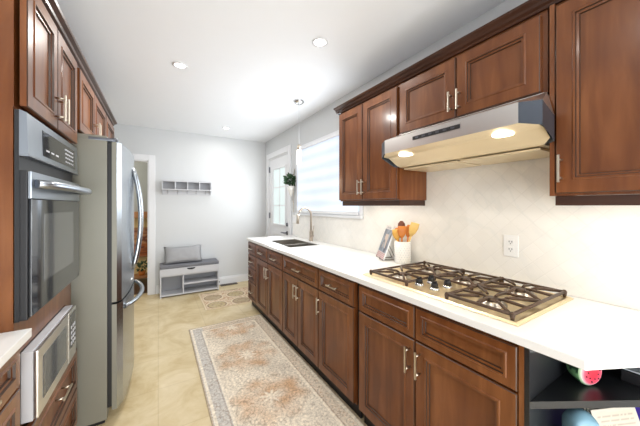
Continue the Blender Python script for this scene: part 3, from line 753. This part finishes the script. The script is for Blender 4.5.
# ------------------------------------------------------------------ ceiling lights
def downlight(x, y, label):
    t = thing('recessed_light', (x, y, CEIL), label, 'ceiling light', 'recessed ceiling lights')
    obj('trim_ring', B().lathe([(.040, -.001), (.056, -.001), (.058, -.005), (.043, -.008), (.039, -.002), (.040, -.001)], (x, y, CEIL), 28), M['white'], t)
    obj('lamp', B().lathe([(0, -.004), (.036, -.004), (.037, -.001), (0, -.001)], (x, y, CEIL), 24), M['lamp'], t)
    return t
d0 = downlight(.157, 2.54, 'recessed round ceiling light left of centre, above the runner and nearest the fridge')
d1 = copy_tree(d0, (1.004, 1.657, CEIL), 'recessed round ceiling light nearest the wall cabinets beside the range hood')
d2 = copy_tree(d0, (.883, 4.227, CEIL), 'recessed round ceiling light farthest away, near the bench wall')
for x, y, pw in ((.157, 2.54, 16), (1.004, 1.657, 6), (.883, 4.227, 4.5), (.1, .3, 5), (.3, -1.2, 9)):  # last two are unseen lamps without fixtures, added as fill
    l = bpy.data.lights.new('downlight', 'AREA'); l.shape = 'DISK'; l.size = .1; l.energy = pw; l.color = (1, .97, .92)
    q = bpy.data.objects.new('downlight', l); COL.objects.link(q); q.location = (x, y, CEIL-.013)
# pendant
px, py = 1.364, 2.712
pn = thing('pendant_light', (px, py, CEIL), 'small pendant light with frosted glass tube hanging over the sink', 'pendant lamp')
obj('canopy', B().lathe([(0, 0), (.06, 0), (.062, -.012), (.045, -.028), (.012, -.034), (0, -.034)], (px, py, CEIL-.001), 24), M['chrome'], pn)
obj('cord', B().tube([(px, py, CEIL-.034), (px, py, 2.045)], .0022, 6), M['grey'], pn)
obj('lamp_cap', B().lathe([(0, 2.045), (.014, 2.045), (.021, 2.035), (.021, 1.985), (0, 1.985)], (px, py, 0), 16), M['nickel'], pn)
obj('lamp_shade', B().lathe([(0, 1.9845), (.024, 1.9845), (.026, 1.97), (.026, 1.825), (.020, 1.815), (0, 1.814)], (px, py, 0), 16), M['glass_lamp'], pn)

# ------------------------------------------------------------------ rugs
def mix(a, b, t): t = max(0, min(1, t)); return tuple(p+(q-p)*t for p, q in zip(a, b))
cream, taupe, ltgrey, rust, brn, pink = lin(236, 224, 204), lin(170, 152, 130), lin(184, 184, 184), lin(198, 150, 102), lin(126, 104, 86), lin(212, 184, 156)
def nz(x, y, s, o=0): return noise.noise(Vector((x*s+o, y*s-o, o*.37)))
RX0, RX1, RY0, RY1 = .282, 1.085, .86, 3.215
def rugc(u, v):
    x = RX0+(RX1-RX0)*u; y = RY0+(RY1-RY0)*v
    e = min(x-RX0, RX1-x, y-RY0, RY1-y)
    wear = nz(x, y, 8, 3)*.5+.5
    sp = nz(x, y, 60, 8)             # speckle of the worn pile
    l1, l2 = abs(nz(x, y, 34, 5)), abs(nz(x, y, 55, 15))
    c = mix(cream, lin(212, 200, 182), .4+nz(x, y, 5, 1))
    if e < .13:
        left = x-RX0 < .13
        c = mix(c, ltgrey if left else lin(206, 188, 166), .7)
        if l1 < .09: c = mix(c, brn, .65*wear+.15)
        if l2 < .04: c = mix(c, rust if not left else taupe, .5)
        if abs(e-.121) < .008: c = mix(c, cream, .9)
        elif abs(e-.108) < .004 or abs(e-.134) < .005: c = mix(c, brn, .4)
        elif e < .012: c = taupe
        elif abs(e-.024) < .009: c = mix(c, cream, .8)
    else:
        yc = ((y-RY0)/.62) % 1.0 - .5; xc = x-(RX0+RX1)/2
        r = math.hypot(yc*.62, xc*.95); a = math.atan2(xc, yc*.62)
        rr = r+.025*math.cos(8*a)+.02*nz(x, y, 12, 6)
        amt = max(0, min(1, 1.7-abs(rr-.13)/.08))*max(0, .1+1.5*(nz(x, y, 10, 2)*.5+.5)-.25)
        c = mix(c, rust, min(.85, amt*.8))
        if l1 < .07: c = mix(c, brn, .5*wear+.12+.2*amt)
        if l2 < .035: c = mix(c, lin(160, 112, 76) if amt > .3 else taupe, .6)
        if rr < .045: c = mix(c, cream, .7)
        if .225 < r < .25 and l1 < .2: c = mix(c, taupe, .5)
    c = mix(c, cream, .18*wear)
    k = 1+.30*sp
    return tuple(min(1, q*k) for q in c)
o = colgrid('runner_rug', 200, 560, lambda u, v: (RX0+(RX1-RX0)*u, RY0+(RY1-RY0)*v, .008), rugc, M['vcol_rug'], org=(.67, 2, 0), thick=(0, 0, -.0075))
tag(o, 'long faded oriental runner rug on the floor beside the base cabinets', 'rug')
SX, SXe, SY_, SYe = .52, 1.50, 3.70, 4.44
def rug2(u, v):
    x = (SXe-SX)*u; y = (SYe-SY_)*v
    e = min(x, y, SXe-SX-x, SYe-SY_-y)
    c = lin(220, 202, 172); d = lin(142, 112, 92); m_ = lin(190, 160, 128)
    if e < .02: return c
    if e < .032: return m_
    cell = .33; ix = int(x/cell)
    gx, gy = (x/cell) % 1-.5, (y/cell+.10) % 1-.5
    r = math.hypot(gx, gy); a = math.atan2(gy, gx); ol = lin(176, 156, 122) if (ix+int(y/cell+.1)) % 2 else lin(190, 172, 128)
    if .33 < r < .375: c = d
    elif r <= .33: c = mix(ol, d, .55) if (abs(math.sin(5*a)) < .35 or abs(r-.18) < .03) else ol
    elif r > .44 and abs(nz(x, y, 26, 3)) < .14: c = mix(m_, lin(180, 110, 90), .4)
    return mix(c, lin(225, 210, 185), .12+.2*nz(x, y, 20, 4))
o = colgrid('small_rug', 150, 110, lambda u, v: (SX+(SXe-SX)*u, SY_+(SYe-SY_)*v, .008), rug2, M['vcol_rug'], org=(1, 4, 0), thick=(0, 0, -.0075))
tag(o, 'small cream rug with brown medallions on the floor by the storage bench', 'rug')

# ------------------------------------------------------------------ coat rack shelf and bench on the far wall
rx0, rx1, rz0, rz1 = .045, .752, 1.60, 1.742
ry0, ry1 = WF-.125, WF-.001
rk = thing('wall_coat_rack', (.4, WF-.06, 1.6), 'grey wall rack with four cubbies and a row of coat hooks', 'coat rack')
b = B()
b.box(rx0, rx1, ry0, ry1, rz1-.014, rz1); b.box(rx0, rx1, ry0, ry1, rz0, rz0+.014)
for k in range(5):
    x = rx0+(rx1-rx0-.014)*k/4; b.box(x, x+.014, ry0, ry1, rz0+.014, rz1-.014)
obj('cubby_frame', b, M['grey'], rk)
obj('back_panel', B().box(rx0+.014, rx1-.014, ry1-.006, ry1-.001, rz0+.014, rz1-.014), M['greyd'], rk)
b = B().box(rx0, rx1, ry1-.018, ry1, rz0-.07, rz0-.0005)
for x in (rx0, rx1-.014): b.prism([(x, ry0+.03, rz0-.0005), (x, ry1-.018, rz0-.0005), (x, ry1-.018, rz0-.07)], (.014, 0, 0))
obj('hook_rail', b, M['grey'], rk)
for k in range(5):
    x = rx0+.08+(rx1-rx0-.16)*k/4; y = ry1-.019
    b = B().tube([(x, y, rz0-.02), (x, y-.03, rz0-.022), (x, y-.05, rz0-.005)], .005, 6)
    b.tube([(x, y, rz0-.035), (x, y-.018, rz0-.055), (x, y-.032, rz0-.045)], .004, 6); b.sphere((x, y-.05, rz0-.004), .007, u=6, v=5)
    obj('hook', b, M['gold'], rk)
bx0, bx1, by0, by1, bz = .02, .835, 4.52, WF-.02, .42
bn = thing('storage_bench', (.43, 4.66, 0), 'grey and white storage bench with dark seat cushion against the far wall', 'bench')
b = B()
b.box(bx0, bx0+.018, by0, by1, 0, bz-.10); b.box(bx1-.018, bx1, by0, by1, 0, bz-.10)
b.box(bx0+.018, bx1-.018, by0, by1, .02, .038); b.box(bx0+.018, bx1-.018, by0+.012, by1, bz-.118, bz-.10)
b.box(.315, .333, by0, by1, .038, bz-.118); b.box(.333, bx1-.018, by0, by1, .16, .178)
obj('bench_frame', b, M['grey'], bn)
obj('back_panel', B().box(bx0+.018, bx1-.018, by1-.008, by1-.001, .038, bz-.118), M['greyd'], bn)
b = B().box(bx0-.004, bx1+.004, by0-.006, by1, bz-.0995, bz, .003); p = obj('lid_box', b, M['grey'], bn)
b = B().prism([(.43+.06*math.cos(a), by0-.0065, bz-.01-.028*math.sin(a)) for a in [PI*k/10 for k in range(11)]], (0, -.002, 0))
obj('finger_cutout', b, M['black'], p)
obj('seat_cushion', B().box(bx0-.002, bx1+.002, by0-.004, by1, bz+.0005, bz+.05, .016), M['cushion'], bn)
# pillow
def pillow(name, c, w, h, t, mat, lean):
    bm = bmesh.new(); n = 14; R = []
    for s in (1, -1):
        V = []
        for j in range(n+1):
            r = []
            for i in range(n+1):
                u, v = i/n*2-1, j/n*2-1
                th = t*((1-u**4)*(1-v**4))**.55
                px_ = u*w/2*(1-.08*(1-abs(v))*0-.05*(1-u*u)*0-.06*(1-v*v)*abs(u)**3); pz = v*h/2*(1-.10*(1-u*u)*abs(v)**3)
                q = Vector((px_, s*th/2+nz(u*2, v*2, 1.4, 2+s)*.006*(1-abs(u)), pz))
                q = Matrix.Rotation(lean, 3, 'X') @ q
                r.append(bm.verts.new(q+Vector(c)))
            V.append(r)
        for j in range(n):
            for i in range(n): f = bm.faces.new((V[j][i], V[j][i+1], V[j+1][i+1], V[j+1][i])); f.smooth = True
    bmesh.ops.remove_doubles(bm, verts=bm.verts, dist=.0008)
    b = B(); b.bm.free(); b.bm = bm
    return obj(name, b, mat, org=(c[0], c[1], c[2]-h/2))
tag(pillow('throw_pillow', (.335, 4.66, bz+.052+.125), .53, .27, .12, M['pillow'], -.40), 'silver grey rectangular throw pillow leaning on the storage bench', 'pillow')
# floor register on the baseboard by the bench
fv = thing('floor_vent', (1.0, WF-.07, 0), 'dark bronze floor vent beside the storage bench', 'vent')
b = B().box(.90, 1.18, WF-.13, WF-.03, .0005, .006, .001); obj('vent_frame', b, M['iron'], fv)
b = B()
for k in range(12): b.box(.915+k*.0215, .925+k*.0215, WF-.12, WF-.04, .0062, .008)
obj('vent_louvers', b, M['black'], fv)
tag(obj('door_stop', B().tube([(.885, WF-.019, .06), (.885, WF-.06, .06)], [.007, .009], 8), M['black'], org=(.885, WF, .06)), 'tiny black spring door stop on the baseboard beside bench', 'door stop')

# ------------------------------------------------------------------ beyond the doorway
pt = thing('framed_painting', (-.45, YB, .4), 'orange and brown landscape painting on the wall beyond the doorway', 'painting')
def pcol(u, v):
    sky = mix(lin(214, 160, 92), lin(176, 120, 80), v)
    c = sky if v > .45+.12*nz(u*3, 0, 2, 1) else lin(176, 96, 40)
    if abs(nz(u*2, v*3, 3, 6)) < .12: c = lin(120, 62, 34)
    return c
colgrid('canvas', 40, 30, lambda u, v: (-1.0+1.0*u, YB-.026, .38+.52*v), pcol, M['vcol'], pt, thick=(0, .02, 0))
b = B()
for x0, x1, z0, z1 in ((-1.03, -1.0, .35, .93), (0, .03, .35, .93), (-1.0, 0, .35, .38), (-1.0, 0, .90, .93)): b.box(x0, x1, YB-.035, YB-.002, z0, z1)
obj('picture_frame', b, M['oak'], pt)
sh = tag(obj('wooden_shelf', B().box(-1.2, .2, YB-.16, YB-.001, 1.12, 1.24, .004), M['oak'], org=(-.5, YB, 1.12)), 'brown wooden wall shelf in the room beyond the doorway', 'shelf')
tb = thing('low_wooden_stand', (-.35, 5.75, 0), 'low orange-brown wooden stand with a plant, seen through the doorway', 'stand')
obj('stand_top', B().box(-.75, .05, 5.6, 5.9, .085, .115, .003), M['oak'], tb)
for x in (-.74, 0): 
    for y in (5.61, 5.86): obj('leg', B().box(x, x+.035, y, y+.035, -.004, .085), M['oak'], tb)
def leafball(b, c, r, n, sz):
    for k in range(n):
        d = Vector((random.gauss(0, 1), random.gauss(0, 1), random.gauss(0, .8))).normalized()*r*random.uniform(.4, 1)
        p = Vector(c)+d; a = d.normalized(); s = a.cross(Vector((random.random()-.5, random.random()-.5, random.random()))).normalized(); w = a.cross(s)
        l = sz*random.uniform(.7, 1.2)
        v = [p-a*l*.4, p-a*l*.1+s*l*.32+w*l*.06, p+a*l*.3+s*l*.25, p+a*l*.6-w*l*.1, p+a*l*.3-s*l*.25, p-a*l*.1-s*l*.32+w*l*.06]
        f = b.bm.faces.new([b.bm.verts.new(q) for q in v])
        f.smooth = True
pp = thing('potted_plant', (-.25, 5.74, .116), 'small green plant in a pot on the low stand beyond the doorway', 'plant')
obj('pot', B().lathe([(0, .1165), (.045, .1165), (.06, .19), (.05, .19), (.045, .17), (0, .17)], (-.25, 5.74, 0), 14), M['spoon2'], pp)
b = B(); leafball(b, (-.25, 5.74, .27), .10, 70, .05); b.tube([(-.25, 5.74, .17), (-.25, 5.74, .27)], .006, 6); obj('foliage', b, M['leaf'], pp)

# ------------------------------------------------------------------ wall planter beside the door
wp = thing('wall_planter', (WR-.05, 3.56, 1.5), 'white cone wall planter with green plant hanging between door and window', 'plant')
cx_, cy_ = WR-.062, 3.555
obj('pot', B().lathe([(0, 1.485), (.012, 1.487), (.050, 1.60), (.054, 1.64), (.046, 1.64), (.043, 1.62), (0, 1.62)], (cx_, cy_, 0), 16), M['ceramic'], wp)
b = B(); leafball(b, (cx_-.005, cy_+.01, 1.73), .095, 190, .05)
for k in range(6): a = k*1.05; b.tube([(cx_, cy_, 1.62), (cx_+.04*math.cos(a), cy_+.05*math.sin(a), 1.72)], .003, 5)
obj('foliage', b, M['leaf'], wp)
b = B()
for s in (-1, 1): b.tube([(WR-.003, cy_, 1.90), (cx_+.02, cy_+s*.045, 1.64), (cx_+.03, cy_+s*.03, 1.46), (WR-.02, cy_, 1.40)], .0035, 6)
b.tube([(WR-.02, cy_, 1.40), (WR-.02, cy_, 1.26)], .005, 6)
obj('hanger', b, M['nickel'], wp)
sw = thing('light_switch', (WR, 3.55, 1.13), 'white light switch plate on the wall between door and window', 'switch')
obj('switch_plate', B().box(WR-.016, WR-.0105, 3.50, 3.60, 1.10, 1.22, .002), M['outlet'], sw)
for y in (3.528, 3.572): obj('rocker', B().box(WR-.020, WR-.0162, y-.013, y+.013, 1.13, 1.19, .002), M['white'], sw)

# outlets on the backsplash
def outlet(y, z, label):
    t = thing('wall_outlet', (WR-.0105, y, z), label, 'outlet', 'backsplash outlets')
    X0 = WR-.0105
    obj('cover_plate', B().box(X0-.005, X0, y-.037, y+.037, z-.06, z+.06, .002), M['outlet'], t)
    for dz in (-.021, .021):
        p = obj('receptacle', B().box(X0-.007, X0-.0052, y-.017, y+.017, z+dz-.016, z+dz+.016, .001), M['outlet'], t)
        b = B()
        for dy in (-.007, .007): b.box(X0-.0076, X0-.0071, y+dy-.0016, y+dy+.0016, z+dz-.002, z+dz+.008)
        b.box(X0-.0076, X0-.0071, y-.0025, y+.0025, z+dz-.011, z+dz-.006)
        obj('slots', b, M['black'], p)
    return t
outlet(.733, 1.125, 'white double outlet on the backsplash behind the cooktop')

# ------------------------------------------------------------------ on the worktop: cookbook on stand, crock, utensils
cr = (1.605, 1.425)
ch = .165
k_ = obj('utensil_crock', B().lathe([(0, .9165), (.058, .9165), (.062, .922), (.062, .916+ch), (.056, .916+ch), (.055, .93), (0, .93)], (*cr, 0), 28), M['ceramic'], org=(*cr, .916))
tag(k_, 'white ceramic utensil crock with small dots beside the cooktop', 'crock')
b = B()
for j in range(9):
    for i in range(20):
        a = 2*PI*(i+.5*(j % 2))/20; z = .932+j*.017
        b.lathe([(0, .0006), (.0024, .0006), (.0026, 0)], (0, 0, 0), 6, 'x')
        vs_ = b.bm.verts[:] if False else None
        b.bm.verts.ensure_lookup_table()
        nv = [v for v in b.bm.verts[-(1+12):]]
        R_ = Matrix.Rotation(a, 4, 'Z')
        for v in nv: v.co = R_ @ (v.co+Vector((.0621, 0, 0)))+Vector((*cr, z))
obj('dots', b, M['greyd'], k_)
def utensil(dx, dy, lean, kind, mat, label, L=.27):
    # dx,dy base offset; lean (x,y) direction at the top
    p0 = Vector((cr[0]+dx, cr[1]+dy, .935)); p1 = Vector((cr[0]+lean[0], cr[1]+lean[1], .935+L))
    d = (p1-p0).normalized()
    b = B(); b.tube([p0, p0+d*(L*.7)], [.0055, .0065], 8)
    hL = L*.36
    w = .031 if kind == 'spoon' else .034
    prof = [(0, .3), (.2, .6), (.5, 1), (.8, .85), (1, .3)] if kind == 'spoon' else [(0, .3), (.25, .75), (.6, 1), (1, .92)]
    b.tube([p0+d*(L*.69+hL*t) for t, _ in prof], [w*r for _, r in prof], 10, sc=(1, .22), up=(.55, .8, .1))
    o = obj('cooking_utensil', b, mat, org=p0)
    tag(o, label, 'utensil', 'wooden utensils in the crock')
utensil(.0, .018, (-.004, .054), 'spoon', M['spoon2'], 'short orange wooden spoon leaning to the left in the utensil crock', .235)
utensil(.012, .01, (.02, .03), 'spoon', M['spoon3'], 'dark reddish-brown wooden spoon at the back middle of the crock', .285)
utensil(-.012, .0, (-.022, -.012), 'spatula', M['spoon2'], 'orange wooden spatula at the front middle of the utensil crock', .25)
utensil(.01, -.02, (.03, -.035), 'spoon', M['spoon2'], 'orange wooden spoon right of the dark one in the crock', .26)
utensil(.012, .008, (.02, -.105), 'spatula', M['spoon4'], 'pale yellow bamboo spatula leaning far right in the crock', .295)
utensil(-.02, .015, (-.03, .035), 'spatula', M['spoon'], 'pale bamboo spatula between the short spoon and the dark spoon', .225)

# cookbook on an easel, facing the aisle
bkx, bky = 1.55, 1.62
bo = Vector((bkx, bky, .916))
ang = math.radians(-28); lean = math.radians(20)
RM = Matrix.Rotation(ang, 3, 'Z')
def LP(u, dpt, v):   # u along width, v up the leaning board, dpt behind it
    q = Vector((dpt*math.cos(lean)+v*math.sin(lean), u, v*math.cos(lean)-dpt*math.sin(lean)))
    return bo+Vector((0, 0, .012))+RM @ q
bk = thing('cookbook', bo+Vector((0, 0, .012)), 'cookbook with a photo cover leaning on a small wire stand by the crock', 'book')
wv, hv = .185, .275
def quadbox(b, u0, u1, d0, d1, v0, v1):
    pts = [LP(u0, d0, v0), LP(u1, d0, v0), LP(u1, d0, v1), LP(u0, d0, v1)]
    b.prism(pts, LP(0, d1, 0)-LP(0, d0, 0))
b = B(); quadbox(b, -wv/2, wv/2, .003, .014, 0, hv); obj('pages', b, M['white'], bk)
random.seed(5)
def cover(u, v):
    if v > .88: return lin(205, 200, 195) if not (.2 < u < .8 and abs(v-.94) < .03 and int(u*22) % 2) else lin(110, 110, 120)
    if v < .18: return lin(215, 200, 196) if int(v*40) % 2 else lin(165, 110, 110)
    n_ = nz(u*1.5, v*1.5, 3, 3)
    c = mix(lin(150, 158, 168), lin(74, 78, 90), .5+n_)
    if .3 < u < .75 and .3 < v < .75 and nz(u, v, 5, 9) > 0: c = lin(196, 176, 160)
    return c
colgrid('cover', 30, 40, lambda u, v: LP(wv/2-u*wv, -.001, v*hv), cover, M['vcol'], bk, thick=LP(0, .0028, 0)-LP(0, -.001, 0))
stn = thing('book_stand', bo, 'small wire easel holding up the cookbook on the worktop', 'stand')
b = B()
for u in (-.05, .05):
    b.tube([LP(u, -.014, .012), LP(u, -.012, -.004), LP(u, .018, -.004), LP(u, .018, .13)], .0025, 6)
    foot = LP(u, .018, .13); ft = bo+RM @ Vector((.12, u, .003))
    b.tube([foot, ft], .0025, 6)
    b.tube([LP(u, .018, -.004), ft], .0025, 6)
b.tube([LP(-.05, .018, .13), LP(.05, .018, .13)], .0025, 6)
b.tube([LP(-.05, .018, -.006), LP(.05, .018, -.006)], .0025, 6)
obj('wire_frame', b, M['iron'], stn)

# ------------------------------------------------------------------ things on the open end shelves
def wm(u):      # decorative watermelon half: rind sphere cut, flesh facing right/camera
    pass
wc = Vector((1.335, .330, .7025+.050)); R0 = .050
wt = thing('watermelon_ornament', wc-Vector((0, 0, R0)), 'small cut watermelon ornament with red flesh on the upper black shelf', 'ornament')
axd = Vector((math.sin(math.radians(125)), math.cos(math.radians(125)), 0)).normalized()   # cut face direction
fwd = Vector((-.62, -.78, 0)).normalized()
cutn = Vector((.24*.8-.971*.6, -.971*.8-.24*.6, 0)).normalized()
def melon_rind():
    bm = bmesh.new(); lay = bm.verts.layers.float_color.new('Col')
    sd = cutn.cross(Vector((0, 0, 1))).normalized(); upv = Vector((0, 0, 1))
    n, mth = 40, 20; R = []
    for j in range(mth+1):
        th = PI-(PI*.56)*j/mth      # from back pole to past equator
        r = []
        for i in range(n):
            ph = 2*PI*i/n
            p = cutn*math.cos(th)*-1*-1*R0*1.15+(sd*math.cos(ph)+upv*math.sin(ph))*math.sin(th)*R0
            v = bm.verts.new(wc+p)
            s = math.sin(ph*6+1.2*nz(th*2, ph, 2, 3))
            v[lay] = (*(lin(28, 70, 40) if s > .15 else lin(120, 176, 120)), 1)
            r.append(v)
        R.append(r)
    for p, q in zip(R, R[1:]):
        for k in range(n):
            f = bm.faces.new((p[k], p[(k+1) % n], q[(k+1) % n], q[k])); f.smooth = True
    bmesh.ops.remove_doubles(bm, verts=bm.verts, dist=.0003)
    last = R[-1]
    ctr = sum((v.co for v in last), Vector())/n
    b = B(); b.bm.free(); b.bm = bm
    return b, ctr, (last[0].co-ctr).length, sd, upv
b, ctr, rr_, sd, upv = melon_rind()
obj('rind', b, M['vcol'], wt)
bm = bmesh.new(); lay = bm.verts.layers.float_color.new('Col')
cv = bm.verts.new(ctr+cutn*.012); cv[lay] = (*lin(226, 40, 62), 1); prev = None; n = 40
for rad, colr, off in ((.35, lin(228, 42, 66), .012), (.72, lin(236, 84, 108), .010), (.84, lin(244, 160, 172), .008), (.90, lin(236, 240, 222), .006), (1.0, lin(150, 196, 140), 0)):
    ring = []
    for i in range(n):
        ph = 2*PI*i/n; v = bm.verts.new(ctr+cutn*off+(sd*math.cos(ph)+upv*math.sin(ph))*rr_*rad); v[lay] = (*colr, 1); ring.append(v)
    for k in range(n):
        f = bm.faces.new((cv, ring[k], ring[(k+1) % n])) if prev is None else bm.faces.new((prev[k], prev[(k+1) % n], ring[(k+1) % n], ring[k]))
    prev = ring
b = B(); b.bm.free(); b.bm = bm; fl = obj('flesh', b, M['vcol'], wt)
b = B()
for k in range(12):
    a = k*PI/6+.2; r_ = rr_*(.6 if k % 2 else .42)
    b.sphere(ctr+cutn*.0115+(sd*math.cos(a)+upv*math.sin(a))*r_, .0028, u=6, v=5)
obj('seeds', b, M['black'], fl)

# lower shelf contents
def wavybox(name, c, dx, dy, dz, rot, mat, amp, label=None, cat=None, org=None):
    bm = bmesh.new()
    bmesh.ops.create_cube(bm, size=1, matrix=Matrix.Translation(c) @ Matrix.Rotation(rot, 4, 'Z') @ Matrix.Diagonal((dx, dy, dz, 1)))
    bmesh.ops.subdivide_edges(bm, edges=bm.edges, cuts=7, use_grid_fill=True)
    cv_ = Vector(c)
    for v in bm.verts:
        q = v.co-cv_; k = noise.noise(v.co*14)*amp
        l = Vector((q.x/dx, q.y/dy, q.z/dz)); 
        f_ = max(0, 1-max(0, l.length-.5)*.55)
        v.co = cv_+q*f_+q.normalized()*k
    zmin = min(v.co.z for v in bm.verts)
    for v in bm.verts: v.co.z += (c[2]-dz/2)-zmin
    for f in bm.faces: f.smooth = True
    b = B(); b.bm.free(); b.bm = bm
    return tag(obj(name, b, mat, org=(c[0], c[1], c[2]-dz/2)), label, cat)
wavybox('plastic_bag', (1.255, .325, .345+.145), .105, .075, .29, -.5, M['bag'], .010, 'crumpled light blue bag on the lower black shelf left of the papers', 'bag')
pc = Vector((1.40, .285, .345))
def pcolr(u, v):
    if abs(u-.5) > .47 or v > .96: return lin(206, 198, 184)
    c = lin(208, 196, 178)
    if .1 < u < .9 and int(v*50) % 3 == 0 and nz(u*6, int(v*50), 3, 3) > -.15: c = lin(172, 160, 146)
    return c
st = thing('recipe_papers', pc, 'stack of printed recipe papers leaning on the lower black shelf', 'papers')
ux = Vector((math.sin(AZ), math.cos(AZ), 0)); bkd = Vector((.5, .866, 0))
up_ = (Vector((0, 0, 1))+bkd*.30).normalized()
for k in range(3):
    off = -bkd*.012*k+ux*(.022*k-.02); th_ = -.10+.09*k
    U = (ux*math.cos(th_)+up_*math.sin(th_)); V_ = (up_*math.cos(th_)-ux*math.sin(th_))
    base = pc+off-ux*.055-bkd*.03+Vector((0, 0, .012))
    colgrid('paper_sheet', 36, 52, lambda u, v: base+U*.17*u+V_*.25*v, pcolr, M['vcol'], st, thick=bkd*.003)
b = B().box(1.545, 1.575, .20, .36, .345, .60, .003)
tag(obj('purple_book', b, M['purple'], org=(1.56, .28, .345)), 'purple book standing at the right of the lower black shelf', 'book')
bx_ = tag(obj('storage_box', B().box(1.47, 1.66, .13, .27, .7025, .742, .003), M['black'], org=(1.56, .2, .7025)), 'low black box at the right of the upper black shelf', 'box')
ds = thing('glass_plate', (1.56, .2, .743), 'pale square glass plate on the black box on the upper shelf', 'plate')
b = B().loops([[(1.46-i, .12-i, z), (1.67+i, .12-i, z), (1.67+i, .28+i, z), (1.46-i, .28+i, z)] for i, z in ((-.03, .7425), (0, .752), (0, .756), (-.006, .756), (-.035, .747))])
obj('plate_body', b, M['clearish'], ds)
